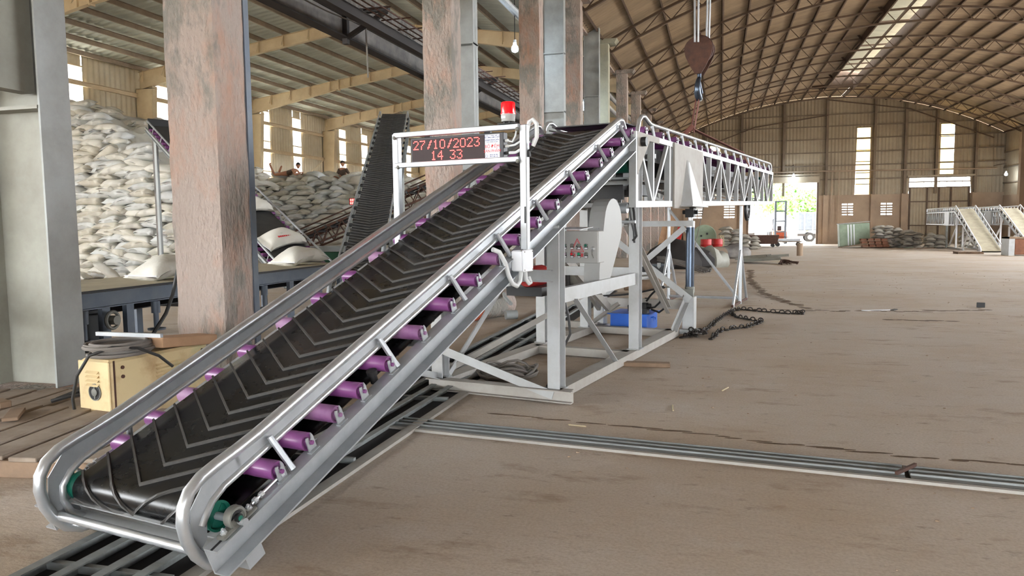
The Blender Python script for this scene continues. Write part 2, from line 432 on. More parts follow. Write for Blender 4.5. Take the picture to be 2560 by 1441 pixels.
# left hall gable roof
RX, EZ, SL = -15.5, 8.68, .145
def zleft(x): return EZ+SL*(10.5-abs(x-RX))
mb = MB(); yy = []; y = YB
while y < YF: yy += [(y, 0), (y+.12, .045), (y+.2, .045), (y+.3, 0)]; y += .4
for x in (-26.6, RX, -4.95):
    for y, b in yy: mb.v.append((x, y, zleft(x)+.24+b))
m = len(yy)
for i in range(2):
    for k in range(m-1): mb.f.append((i*m+k, i*m+k+1, i*m+m+k+1, i*m+m+k))
mb.build('roof_sheet', 'sheet', ceil)
x = -25.9
lpx = []
while x < -5.2: lpx.append(x); x += 1.24
for x in lpx:
    z = zleft(x)+.11
    MB().cbeam((x, YB, z), (x, YF, z), .2, .08, .012).build('purlin', 'purlin', ceil)
lframes = [4.29+8.57*k for k in range(-3, 9)]
for fy in lframes:
    mb = MB()
    def raf(x0, x1, d0, d1):
        z0, z1 = zleft(x0), zleft(x1)
        for off, w in ((0, .2),):
            mb.poly([(x0, fy-.1, z0-.012), (x1, fy-.1, z1-.012), (x1, fy-.1, z1), (x0, fy-.1, z0)], (0, 1, 0), .2)
            mb.poly([(x0, fy-.1, z0-d0), (x1, fy-.1, z1-d1), (x1, fy-.1, z1-d1+.014), (x0, fy-.1, z0-d0+.014)], (0, 1, 0), .2)
            mb.poly([(x0, fy-.006, z0-d0), (x1, fy-.006, z1-d1), (x1, fy-.006, z1), (x0, fy-.006, z0)], (0, 1, 0), .012)
    raf(-26.1, -20.4, .8, .5); raf(-20.4, RX, .5, .5); raf(RX, -10.5, .5, .5); raf(-10.5, -5.0, .5, .75)
    rf = mb.build('rafter', 'cream', ceil)
    mb = MB()
    for x in lpx:
        mb.box(x-.006, x+.006, fy-.09, fy+.09, zleft(x)-.5, zleft(x))
        d = .5
        mb.bar((x, fy, zleft(x)+.1), (x+.15, fy-.45, zleft(x)-d), .03, .03)
    for x in (-20.4, -15.5): mb.box(x-.02, x+.02, fy-.13, fy+.13, zleft(x)-.56, zleft(x)+.03)
    mb.build('stiffener', 'cream', rf)
    MB().bar((-20.3, fy, 9.0), (-20.3, fy, 9.0), .01, .01) if False else None
# small torn-open light leaks are left out; far gable of the left hall
def corr_wall(name, mtl, x0, x1, zr, at, axis='x', p=.3, a=.035, parent=None, flip=1):
    # zr(x) -> list of (z0, z1) runs; corrugation vertical
    mb = MB(); x = x0; cols = []
    while x < x1-1e-4:
        for dx, b in ((0, 0), (.3*p, a), (.5*p, a), (.8*p, 0)):
            if x+dx < x1: cols.append((x+dx, b*flip))
        x += p
    cols.append((x1, 0))
    for (xa, ba), (xb, bb) in zip(cols, cols[1:]):
        for (za, zb), (zc, zd) in zip(zr(xa+1e-5), zr(xb-1e-5)):
            if zb-za < .01: continue
            k = len(mb.v)
            for xx, bo, z in ((xa, ba, za), (xb, bb, zc), (xb, bb, zd), (xa, ba, zb)):
                mb.v.append((xx, at+bo, z) if axis == 'x' else (at+bo, xx, z))
            mb.f.append((k, k+1, k+2, k+3))
    return mb.build(name, mtl, parent)
def runs(z0, z1, holes):
    out = []; z = z0
    for a, b in sorted(holes):
        if a > z: out.append((z, min(a, z1)))
        z = max(z, b)
    if z < z1: out.append((z, z1))
    return out
# ---- far wall
F0 = fz(YF)
win = [(11.8, 12.95, 3.65, 9.75), (18.65, 19.7, 5.35, 9.8), (-1.0, -.1, 3.7, 8.6)]
door = (2.55, 8.55, F0, 4.9); gate = (16.2, 21.1, F0, 5.1)
vents = [(10.7, 11.65, 1.85, 2.95), (13.95, 14.9, 1.85, 2.95), (.35, 1.3, 1.75, 2.9), (-2.6, -1.7, 1.75, 2.9)]
def zr_far(x):
    h = [(w[2], w[3]) for w in win+[door, gate] if w[0] <= x <= w[1]]
    return runs(3.7, zarch(x)+.1, h)
wf = struct(corr_wall('wall_far', 'farsheet', XL, XR, zr_far, YF))
def zr_far2(x): return runs(F0, zleft(x)+.2, [])
corr_wall('sheet_panel', 'wallsheet', -26.3, XL, zr_far2, YF, parent=wf)
cuts = sorted({XL, XR, 2.55, 8.55, 16.2, 21.1}|{v[0] for v in vents}|{v[1] for v in vents})
mb = MB()
for a, b in zip(cuts, cuts[1:]):
    xm = (a+b)/2; h = [(w[2], w[3]) for w in vents+[door, gate] if w[0] <= xm <= w[1]]
    for z0, z1 in runs(F0-.1, 3.72, h): mb.box(a, b, YF-.12, YF+.1, z0, z1)
mb.build('plaster_dado', 'plaster', wf)
for x in (-3.2, 1.9, 9.3, 13.3, 15.8, 21.4): MB().box(x-.22, x+.22, YF-.32, YF-.1, F0, 3.75).build('pilaster', 'plaster', wf)
for x in (-1.4, 1.9, 5.6, 9.3, 13.3, 15.8, 18.3, 21.4): MB().ibeam((x, YF-.2, 3.7), (x, YF-.2, zarch(x)), .25, .2, .03, (0, 1, 0)).build('wall_post', 'girt', wf)
for z in (5.15, 6.4, 7.6, 8.8, 9.95, 11.0):
    hw = math.sqrt(max(0, RA*RA-(RA-(ZA-z))**2)); a, b = max(XL, XC-hw), min(XR, XC+hw)
    MB().bar((a, YF-.14, z), (b, YF-.14, z), .06, .1).build('girt', 'girt', wf)
MB().tube([(2.3, YF-.4, 5.9), (9.6, YF-.4, 5.9), (23, YF-.4, 5.75)], .06).build('wall_pipe', 'plaster', wf)
for x in (9.75, 10.35): MB().tube([(x, YF-.38, 5.85), (x, YF-.38, 1.0)], .04).build('wall_pipe', 'plaster', wf)
MB().tube([(x_, YF-.6, zarch(x_)-1.6-.02*abs(x_-XC)) for x_ in (-3, 3, 9.3)], .05).build('tie_rod', 'rib', wf)
MB().tube([(x_, YF-.6, zarch(x_)-.25-.05*abs(x_-XC)) for x_ in (9.3, 16, 22.6)], .05).build('tie_rod', 'rib', wf)
# windows of the far wall
def sheet_window(n, x0, x1, z0, z1, at, mtl, k, axis='x', bars=True):
    mb = MB(); cols = []
    y = x0
    root = None
    for i in range(k):
        a, b = z0+(z1-z0)*i/k, z0+(z1-z0)*(i+1)/k
        mb = MB()
        if axis == 'x': mb.box(x0, x1, at, at+.012, a+.03, b-.03)
        else: mb.box(at, at+.012, x0, x1, a+.03, b-.03)
        if root is None: root = struct(mb.build('window_%d' % n, mtl))
        else: mb.build('pane', mtl, root)
    if bars:
        mb = MB()
        for i in range(k+1):
            z = z0+(z1-z0)*i/k
            if axis == 'x': mb.box(x0-.03, x1+.03, at-.05, at+.03, z-.03, z+.03)
            else: mb.box(at-.05, at+.06, x0-.03, x1+.03, z-.03, z+.03)
        mb.build('window_frame', 'rib' if at != -26.3 else 'cream', root)
    return root
wn = 1
for w in win: sheet_window(wn, w[0], w[1], w[2], w[3], YF+.03, 'pane_yellow', 6 if w[0] < 15 else 4); wn += 1
for v in vents:
    root = None
    mb = MB()
    mb.box(v[0]-.03, v[1]+.03, YF-.06, YF+.06, v[2]-.03, v[2]+.02).box(v[0]-.03, v[1]+.03, YF-.06, YF+.06, v[3]-.02, v[3]+.03)
    mb.box((v[0]+v[1])/2-.045, (v[0]+v[1])/2+.045, YF-.05, YF+.05, v[2], v[3])
    root = struct(mb.build('window_%d' % wn, 'plaster')); wn += 1
    for i in range(1, 5):
        z = v[2]+(v[3]-v[2])*i/5
        MB().box(v[0], v[1], YF-.06, YF+.05, z-.075, z+.075).build('slat', 'plaster', root)
# open roller door and its box
d1 = struct(MB().box(2.4, 8.7, YF-.55, YF-.1, 4.9, 5.45).build('door_1', 'farsheet'))
for x in (2.5, 8.6): MB().box(x-.07, x+.07, YF-.2, YF+.15, F0, 4.95).build('door_frame', 'rib', d1)
MB().bar((2.4, YF-.5, 5.6), (8.7, YF-.5, 5.6), .25, .12).build('canopy_strip', 'farsheet', d1)
# closed sliding gate with a bright transom
d2 = struct(corr_wall('door_2', 'farsheet', 16.2, 21.1, lambda x: [(F0, 4.25)], YF+.02, p=.25))
for x in (16.3, 17.7, 18.65, 19.6, 21.0): MB().box(x-.06, x+.06, YF-.06, YF, F0, 4.25).build('door_rail', 'rib', d2)
for z in (.9, 3.0, 4.25, 4.75): MB().box(16.2, 21.1, YF-.05, YF+.01, z-.04, z+.04).build('door_rail', 'rib', d2)
MB().box(16.2, 21.1, YF+.05, YF+.06, 4.3, 5.1).build('transom_pane', 'pane', d2)
mb = MB()
for i in range(8): x = 16.2+4.9*i/8; mb.bar((x, YF, 4.3), (x+.6, YF, 4.72), .03, .03).bar((x, YF, 4.3), (x, YF, 4.72), .03, .03)
mb.build('transom_lattice', 'rib', d2)
MB().bar((16.0, YF-.3, 5.25), (21.3, YF-.3, 5.25), .5, .12).build('canopy_strip', 'farsheet', d2)
wb = struct(corr_wall('wall_back', 'farsheet', XL, XR, lambda x: runs(0, zarch(x)+.1, [(0, 5.2)] if 1 < x < 21 else []), YB))  # unseen end wall across both halls, added to cut light from behind
corr_wall('sheet_panel', 'wallsheet', -26.3, XL, lambda x: runs(0, zleft(x)+.2, [(0, 4.5)] if x > -18 else []), YB, parent=wb)
# ---- right wall
rw = [(70.2, 71.3, 4.6, 8.3)]
ropen = [(9, 64, 3.4, 8.3)]   # unseen opening added above the dado to let more daylight into the hall
wr = struct(corr_wall('wall_right', 'farsheet', YB, YF, lambda y: runs(3.4, 8.9, [(w[2], w[3]) for w in rw+ropen if w[0] <= y <= w[1]]), XR, axis='y', flip=-1))
MB().box(XR-.1, XR+.12, YB, YF, F0-.3, 3.42).build('plaster_dado', 'plaster', wr)
for fy in frames: MB().box(XR-.55, XR-.05, fy-.25, fy+.25, fz(fy), 8.7).build('wall_pillar', 'plaster', wr)
for z in (4.5, 5.8, 7.1): MB().bar((XR-.08, YB, z), (XR-.08, YF, z), .08, .1).build('girt', 'girt', wr)
for w in rw: sheet_window(wn, w[0], w[1], w[2], w[3], XR+.03, 'pane_yellow', 3, axis='y'); wn += 1
# ---- left wall of the left hall
lw = [(25.94, 26.84), (31.25, 32.15), (39.85, 40.75), (43.3, 44.3), (49.5, 50.4), (52.9, 53.85), (58.1, 59), (61.5, 62.4), (66.8, 67.7), (70.2, 71.1), (35, 35.9)]
wl = struct(corr_wall('wall_left', 'wallsheet', YB, YF, lambda y: runs(F0, 9.25, [(3.0, 8.35) for w in lw if w[0] <= y <= w[1]]+([(2.4, 8.3)] if y < 8 else [])), -26.3, axis='y'))  # unseen opening at the near end added to brighten the left hall
for y0, y1 in lw: sheet_window(wn, y0, y1, 3.0, 8.35, -26.3, 'pane', 3, axis='y'); wn += 1
for z in (2.3, 4.3, 6.0, 7.6): MB().cbeam((-26.18, YB, z), (-26.18, YF, z), .2, .1, .012).build('girt', 'cream', wl)
for fy in lframes:
    mb = MB()
    mb.poly([(-26.2, fy-.15, 0), (-25.75, fy-.15, 0), (-25.3, fy-.15, 7.9), (-26.2, fy-.15, 7.9)], (0, 1, 0), .02)
    mb.poly([(-26.2, fy+.13, 0), (-25.75, fy+.13, 0), (-25.3, fy+.13, 7.9), (-26.2, fy+.13, 7.9)], (0, 1, 0), .02)
    mb.poly([(-25.75, fy-.15, 0), (-25.75, fy+.15, 0), (-25.3, fy+.15, 8.0), (-25.3, fy-.15, 8.0)], (1, 0, 0), .02)
    mb.box(-26.2, -25.2, fy-.15, fy+.15, 7.88, 7.9)
    mb.build('wall_column', 'cream', wl)
    MB().tube([(-26.0, fy-3.4, 4.4), (-26.0, fy-.3, 6.0)], .025, 6).build('brace_rod', 'cream', wl)
# ---- concrete columns between the halls, and the edge beam they carry
def rough_column(x0, x1, y0, y1, z1, mtl, amp):
    mb = MB(); nz = 46; rnd = random.Random(int(y0*10)); per = []
    k = 7
    for i in range(k): per.append((x0+(x1-x0)*i/k, y0))
    for i in range(k): per.append((x1, y0+(y1-y0)*i/k))
    for i in range(k): per.append((x1-(x1-x0)*i/k, y1))
    for i in range(k): per.append((x0, y1-(y1-y0)*i/k))
    m = len(per); cx, cy = (x0+x1)/2, (y0+y1)/2
    for j in range(nz+1):
        z = z1*j/nz-.1*(j == 0)
        for i, (x, y) in enumerate(per):
            e = rnd.uniform(-1, 1)*amp*(.4 if i % k else 1.3)
            s = .97 if i % k == 0 else 1
            mb.v.append((cx+(x-cx)*(s+e), cy+(y-cy)*(s+e), z))
    for j in range(nz):
        for i in range(m): mb.f.append((j*m+i, j*m+(i+1) % m, j*m+m+(i+1) % m, j*m+m+i))
    mb.f.append(tuple(range(nz*m, nz*m+m)))
    return mb
COLY = [6.07, 12.49, 19.06, 24.93, 31.33, 37.77, 44.14, 51.08, 57.5, 63.9, 70.3]
CLAB = ['wide pinkish concrete column behind the yellow welding machine, grey scraped patch on its face',
        'tall concrete column standing directly behind the red LED sign',
        'pink concrete column just right of the red beacon, bulb at its edge',
        'slender orange-pink concrete column right of the broad grey steel column',
        'greenish grey concrete column with small capital, the only one of that tint',
        'orange concrete column next beyond the greenish one, small capital on top',
        'short-looking concrete column just left of the boom conveyor handrail start',
        'concrete column second beyond the orange one with capital', 'concrete column third beyond the orange one with capital',
        'last but one concrete column towards the far wall', 'concrete column closest to the far wall']
for k, y in enumerate(COLY):
    mb = rough_column(-5.0, -4.46, y, y+.5, 8.9+fz(y)*.0, 'concrete', .022 if k < 4 else .006)
    if k > 0:
        mb.v = [(a, b, c+fz(y) if c < .5 else c) for a, b, c in mb.v]
    o = mb.build('concrete_column', 'concrete_green' if k == 4 else 'concrete', smooth=False, loc=(-4.73, y+.25, fz(y)))
    tag(o, CLAB[k], 'column', None); o['kind'] = 'structure'
    if k >= 3:
        MB().poly([(-5.15, y-.1, 8.72), (-4.2, y-.1, 8.72), (-4.1, y-.1, 8.9), (-5.25, y-.1, 8.9)], (0, 1, 0), .7).build('capital', 'concrete_green' if k == 4 else 'concrete', o)
    if k == 0: MB().box(-4.475, -4.45, y+.46, y+.54, 0, 8.8).build('corner_strip', 'bluesteel', o)
    MB().bar((-4.85, y+.05, 8.9), (-4.85, y+.05, zarch(-4.85)), .08, .08).bar((-4.6, y+.4, 8.9), (-4.6, y+.4, zarch(-4.6)-.1), .08, .08).build('stub_post', 'rib', o)
eb = struct(MB().box(-5.45, -5.05, YB, YF, 8.75, 9.25).build('trim_1', 'concrete')); eb['label'] = 'pinkish edge beam along the column tops'
MB().bar((-5.0, YB, 8.95), (-5.0, YF, 8.95), .1, .12).build('gutter_angle', 'darkgirder', eb)
for x, z in ((-5.75, 8.2), (-5.6, 7.4), (-5.9, 7.7)): MB().tube([(x, 18, z), (x, YF, z)], .11).build('service_pipe', 'galv', eb)
# ---- steel columns of the left hall
def steel_column(x0, x1, y, z1, mtl, label):
    mb = MB(); w = .28
    mb.box(x1-.02, x1, y-w/2, y+w/2, fz(y), z1).box(x0, x0+.02, y-w/2, y+w/2, fz(y), z1).box(x0, x1, y-.008, y+.008, fz(y), z1)
    o = mb.build('steel_column', mtl, loc=((x0+x1)/2, y, fz(y))); tag(o, label, 'column'); o['kind'] = 'structure'
    mb = MB()
    for z in (.02, 2.55, 4.9, 6.6):
        if z < z1: mb.box(x0-.04 if z < 1 else x0, x1+.04 if z < 1 else x1, y-w/2-.03, y+w/2+.03, fz(y)+z-.02, fz(y)+z+.01)
    mb.build('stiffener_plate', mtl, o)
    return o
sc = steel_column(-6.33, -5.66, 5.45, 8.8, 'steelgreen', 'stained steel I-column at the left picture edge, close to the camera')
MB().box(-5.66, -5.64, 5.29, 5.61, 0, 8.6).build('flange', 'steelgrey', sc, label='bluish grey flange face')
MB().box(-6.42, -5.5, 5.1, 5.75, 0, .09).build('concrete_footing', 'concrete', sc)
MB().box(-6.16, -5.95, 4.98, 5.12, 2.66, 4.6).box(-5.95, -5.8, 5.05, 5.4, 2.68, 4.6).build('hanging_bracket', 'steelgreen', sc)
steel_column(-5.25, -4.52, 14.0, 9.0, 'steelgrey', 'grey steel I-column tucked behind the sign column')
steel_column(-5.17, -4.5, 22.5, 9.0, 'steelgrey', 'broad flat grey steel column between two pink concrete columns')
steel_column(-5.2, -4.6, 31.1-1.2, 9.0, 'steelgrey', 'grey steel column just before the greenish concrete one')
# thin pole before the sack wall
# ---- crane girder with brackets, catwalk of bars
g = MB()
g.box(-8.12, -8.1, 4, YF, 5.66, 6.12); g.box(-8.24, -7.98, 4, YF, 6.1, 6.13)
go = g.build('crane_girder', 'girder', loc=(-8.1, 4, 5.66)); tag(go, 'long dark dusty crane girder under the left hall roof', 'girder')
MB().box(-8.24, -7.98, 4, YF, 5.62, 5.66).build('bottom_flange', 'darkgirder', go)
corr_wall('cladding_strip', 'girder', 4, YF, lambda y: [(6.4, 7.0)], -8.3, axis='y', parent=go, p=.25)
MB().bar((-8.3, 4, 6.38), (-8.3, YF, 6.38), .05, .05).build('cladding_rail', 'girder', go)
for y in (6.9, 15.6, 24.0, 32.6, 41.2, 49.8, 58.4):
    MB().bar((-8.1, y, 6.18), (-7.0, y, 6.18), .12, .1).bar((-8.05, y, 5.62), (-7.05, y, 6.14), .09, .09).bar((-8.05, y, 5.5), (-8.05, y, 6.2), .12, .12).build('bracket', 'darkgirder', go)
cw = MB().box(-7.2, -7.02, 4, YF, 5.62, 5.82).build('catwalk', 'darkgirder', loc=(-7.1, 4, 5.6)); tag(cw, 'dark catwalk beam with projecting rebar rungs beside the crane girder', 'catwalk')
for x in (-6.85, -6.68, -6.5): MB().tube([(x, 4, 5.8), (x, YF, 5.8)], .016, 6).build('rail_bar', 'rust', cw)
for i in range(70):
    y = 5+i*.85
    MB().tube([(-7.0, y, 5.83), (-6.3+.12*random.uniform(-1, 1), y, 5.84)], .014, 6).build('rung', 'rust', cw)
def sag(p, q, d, n=12):
    p, q = Vector(p), Vector(q)
    return [p.lerp(q, i/n)-Vector((0, 0, d*4*(i/n)*(1-i/n))) for i in range(n+1)]
mb = MB()
for i in range(5):
    ya = 9+i*8.4
    for j in range(2): mb.tube(sag((-7.5-.1*j, ya, 6.25), (-7.4-.15*j, ya+8.4, 6.2), .35+.15*j), .015, 5)
mb.tube([(-7.9, 16.3, 6.1), (-7.9, 16.35, 4.9)], .02, 5)
tag(mb.build('hanging_cable', 'greycable', loc=(-7.5, 9, 6)), 'pale cables drooping between the girder brackets', 'cable')
# ================================================================== MAIN INCLINE CONVEYOR
CA = math.radians(11.3)
M_UV = Matrix(((math.cos(CA), math.sin(CA), 0, 0), (-math.sin(CA), math.cos(CA), 0, 0), (0, 0, 1, 0), (0, 0, 0, 1)))
TH = math.atan(.392)
M_IN = M_UV @ Matrix.Translation((-3.03, 0, -.65)) @ Matrix.Rotation(TH, 4, 'X')
def UV(): return MB(M_UV)
def IN(): return MB(M_IN)
def rounded_rect_ring(): pass
conv = thing('incline_conveyor', 'long inclined chevron belt conveyor with silver rails and purple rollers, closest to the camera', 'conveyor', M_UV @ Vector((-3.03, 6.5, 0)))
S0, S1 = 2.27, 8.45
for k in (1, -1):
    # outward channel
    IN().cbeam((k*.53, S0, -.07), (k*.53, S1, -.07), .14, .08, .009, (0, 0, 1), 1 if k > 0 else -1).build('side_channel', 'galv', conv)
    # upper rail tube, bent down at the tail into a loop
    x = k*.475
    path = [(x, 8.36, -.03), (x, 8.36, .1), (x, 8.31, .185), (x, 8.22, .215), (x, 8.1, .22), (x, 2.75, .222), (x, 2.62, .228), (x, 2.5, .238), (x, 2.42, .24), (x, 2.345, .222), (x, 2.293, .18), (x, 2.264, .12), (x, 2.252, .04), (x, 2.262, -.04), (x, 2.295, -.12), (x, 2.35, -.175), (x, 2.42, -.203), (x, 2.47, -.21)]
    IN().tube(path, .027, 14).build('hand_rail', 'tube', conv, True)
    low = [(x, 8.3, .128), (x, 2.6, .128), (x, 2.5, .128), (x, 2.42, .11), (x, 2.36, .07), (x, 2.335, .01 if k < 0 else .05)]
    if k < 0: low += [(x, 2.34, -.07), (x, 2.38, -.13)]
    IN().tube(low, .018, 10).build('lower_rail', 'tube', conv, True)
    pl = IN().box(x-.0025, x+.0025, 2.6, 8.25, .128, .2)
    pl.poly([(x-.0025, 2.62, .128), (x-.0025, 2.62, .21), (x-.0025, 2.43, .215), (x-.0025, 2.32, .15), (x-.0025, 2.275, .05), (x-.0025, 2.29, -.04), (x-.0025, 2.335, -.02), (x-.0025, 2.37, .06), (x-.0025, 2.45, .115)], (1, 0, 0), .005)
    pl.build('rail_plate', 'galv', conv)
    w = IN()
    for i in range(38):
        s = 2.7+i*.15; w.ball((x-k*.003, s, .196), .0065, 5, 3, (1, 2.2, .8))
        if i % 2: w.ball((x-k*.003, s+.07, .138), .006, 5, 3, (1, 2.2, .8))
    w.build('weld_bead', 'tube', conv)
    # foot plate under the tail
    IN().box(min(k*.47, k*.57), max(k*.47, k*.57), 2.4, 2.5, -.235, -.14).build('foot_plate', 'galv', conv)
st = MB().tube([(0, 0, 0), (0, .0, .03), (0, 0, .15), (0, 0, .188)], [.019, .0165, .0165, .014], 9).mesh('stanchion', 'galv', True)
fl = MB().lathe([(.027, 0), (.027, .006), (.02, .01)], (0, 0, 0), (0, 0, 1), 10)
for s in (2.80, 3.715, 4.54, 5.245, 5.95, 6.69, 7.47, 8.17):
    for k in (1, -1):
        mw = M_IN @ Matrix.Translation((k*.565, s, 0)) @ Matrix.Rotation(math.radians(-k*23), 4, 'Y')
        inst('stanchion', st, conv, mw)
# rollers with their brackets
RS = [2.727, 2.945, 3.175, 3.39, 3.66, 4.017, 4.382, 4.745, 5.09, 5.44, 5.79, 6.185, 6.55, 6.92, 7.30, 7.63, 7.99, 8.31]
rm = MB().lathe([(.011, -.575), (.011, -.556), (.038, -.556), (.0445, -.55), (.0445, .55), (.0435, .556), (.036, .556), (.034, .546), (.022, .546), (.022, .557), (.011, .557), (.011, .585)], (0, 0, 0), (1, 0, 0), 18)
rme = [rm.mesh('roller', 'purple', True), rm.mesh('roller', 'purple_dusty', True)]
bk = MB().poly([(0, -.027, 0), (0, .027, 0), (0, .025, .07), (0, .017, .09), (0, .010, .064), (0, 0, .056), (0, -.009, .06), (0, -.006, .076), (0, -.02, .08), (0, -.026, .066)], (1, 0, 0), .007).box(-.006, .022, -.032, .032, 0, .006).mesh('bracket', 'galv')
for i, s in enumerate(RS):
    ro = inst('roller', rme[(i*5 % 3) == 1], conv, M_IN @ Matrix.Translation((0, s, .046)))
    for k in (1, -1): inst('bracket', bk, ro, M_IN @ Matrix.Translation((k*.568, s, 0)))
# belt as a closed loop
BR, BC, BH = .075, (2.43, .02), .42   # tail drum wrap
TOPC = (8.32, -.055); TR_ = .15
def belt_pt(l, h=0.0):
    # l = 0 at top tangent of tail drum, growing uphill; negative wraps the drum and runs back under
    if l >= 0: return (BC[0]+l, BC[1]+BR+h)
    a = -l/BR
    if a < math.pi: return (BC[0]-math.sin(a)*(BR+h), BC[1]+math.cos(a)*(BR+h))
    return (BC[0]+(-l-math.pi*BR), BC[1]-BR-h)
LT = TOPC[0]-BC[0]
mb = IN(); prof = []
ls = [-math.pi*BR-LT*i/20 for i in range(20, 0, -1)]+[-math.pi*BR*i/14 for i in range(14, -1, -1)]+[LT*i/44 for i in range(1, 45)]
for l in ls: prof.append(belt_pt(l))
for i in range(1, 12):
    a = math.pi*i/12; prof.append((TOPC[0]+math.sin(a)*TR_, TOPC[1]+math.cos(a)*TR_))
nw = 8; m = len(prof)
for s, nn in prof:
    for j in range(nw+1):
        x = -BH+2*BH*j/nw
        e = (abs(x)/BH)**4*.004
        mb.v.append(tuple(M_IN @ Vector((x, s, nn-e))))
for i in range(m):
    i2 = (i+1) % m
    for j in range(nw): mb.f.append((i*(nw+1)+j, i*(nw+1)+j+1, i2*(nw+1)+j+1, i2*(nw+1)+j))
belt = mb.build('belt', 'rubber', conv, True)
sol = belt.modifiers.new('thick', 'SOLIDIFY'); sol.thickness = .009; sol.offset = -1
# cleats, each a part (visible ones), shared mesh where straight
def cleat(l0):
    mb = IN(); cw, ch = .008, .013
    for k in (1, -1):
        pts = []
        for i in range(9):
            t = i/8; x = k*BH*.985*t; l = l0+.29*t
            pts.append((x, l))
        ring = []
        for x, l in pts:
            for dl, h in ((-cw, 0), (-cw*.8, ch), (cw*.8, ch), (cw, 0)):
                s, nn = belt_pt(l+dl, h); ring.append((x, s, nn))
        fs = []
        for i in range(8):
            for q in range(3): fs.append((i*4+q, i*4+q+1, i*4+q+5, i*4+q+4))
        fs += [(0, 1, 2, 3), (35, 34, 33, 32)]
        mb.add(ring, fs)
    return mb
straight = None
l = -.42
while l < LT-.1:
    if l > .02:
        if straight is None:
            c0 = cleat(.5); inv = M_IN.inverted()
            mt = MB(); mt.v = [tuple(inv @ Vector(v)-Vector((0, BC[0]+.5, 0))) for v in c0.v]; mt.f = c0.f
            straight = mt.mesh('cleat', 'cleat')
        inst('cleat', straight, conv, M_IN @ Matrix.Translation((0, BC[0]+l, 0)))
    else:
        cleat(l).build('cleat', 'cleat', conv)
    l += .1425
for l in [-.6-.1425*i for i in range(1, 14)]: cleat(l).build('cleat', 'cleat', conv)
# tail drum, bearings, tension screws
dr = IN().lathe([(.05, -.455), (.066, -.455), (.066, .455), (.05, .455)], (0, BC[0], BC[1]), (1, 0, 0), 28).build('tail_drum', 'green', conv, True, label='green tail drum under the belt')
for k in (1, -1):
    e = IN()
    e.lathe([(.056, .456), (.067, .456), (.068, .47), (.0575, .47), (.056, .44)], (0, BC[0], BC[1]), (k, 0, 0), 28)
    for a in range(4):
        t = a*math.pi/2+.6; e.bar((k*.452, BC[0], BC[1]), (k*.452, BC[0]+.058*math.cos(t), BC[1]+.058*math.sin(t)), .012, .006)
    e.build('drum_rim', 'green', dr, True)
    IN().cyl((k*.4, BC[0], BC[1]), (k*.625, BC[0], BC[1]), .017, 14).build('shaft', 'galv', dr, True)
    b = IN().lathe([(.03, -.02), (.046, -.02), (.05, -.012), (.05, .012), (.046, .02), (.036, .02), (.034, .012), (.02, .012)], (k*.575, BC[0]-.004, .042), (k, 0, 0), 24)
    b.poly([(k*.557, BC[0]-.05, .008), (k*.557, BC[0]+.042, .008), (k*.557, BC[0]+.03, .05), (k*.557, BC[0]-.035, .05)], (k, 0, 0), .036)
    b.bbox(k*.575-.024, k*.575+.024, BC[0]-.105, BC[0]+.1, 0, .018, .005)
    bo = b.build('bearing_block', 'cast', conv, True, label='grey pillow block bearing')
    IN().lathe([(.03, .006), (.03, .016), (.019, .016), (.019, .03), (.0165, .03), (.0165, .033)], (k*.575, BC[0]-.004, .042), (k, 0, 0), 20).build('bearing_insert', 'dark', bo, True)
    IN().cyl((k*.575, BC[0]-.004, .042), (k*.611, BC[0]-.004, .042), .0115, 14).build('shaft_end', 'green', bo, True)
    for ds in (-.078, .074):
        IN().lathe([(.016, .018), (.016, .021), (.0125, .023), (.0125, .033), (.006, .033), (.006, .042)], (k*.575, BC[0]+ds, 0), (0, 0, 1), 6).build('bolt', 'tube', bo)
    t = IN().cyl((k*.565, BC[0]+.1, .02), (k*.56, BC[0]+.31, .02), .007, 8)
    for s in (.115, .155, .29): t.cyl((k*.565, BC[0]+s, .02), (k*.565, BC[0]+s+.018, .02), .015, 6)
    t.build('tension_screw', 'tube', conv)
    IN().box(k*.575-.006, k*.575+.006, BC[0]-.16, BC[0]-.1, -.001, .0012).build('adjusting_slot', 'dark', conv)
IN().tube([(-.475, 2.283, -.045), (.475, 2.283, -.045)], .021, 12).build('cross_tube', 'tube', conv, True)
IN().cbeam((-.53, 2.42, -.09), (.53, 2.42, -.09), .09, .05, .008, (0, 0, 1)).build('cross_channel', 'silver', conv)
for s in (4.2, 5.9, 7.6): IN().cbeam((-.53, s, -.1), (.53, s, -.1), .08, .05, .006).build('cross_channel', 'silver', conv)
IN().cyl((.0, 8.32, -.055), (.5, 8.32, -.055), .14, 24).cyl((-.5, 8.32, -.055), (0, 8.32, -.055), .14, 24).build('head_drum', 'rubber_dull', conv, True)
# cap of a lubricator between rollers
IN().lathe([(.022, 0), (.022, .05), (.03, .05), (.03, .075), (.022, .078)], (.5, 3.57, -.02), (0, 0, 1), 14).build('grease_cup', 'dark', conv, True)
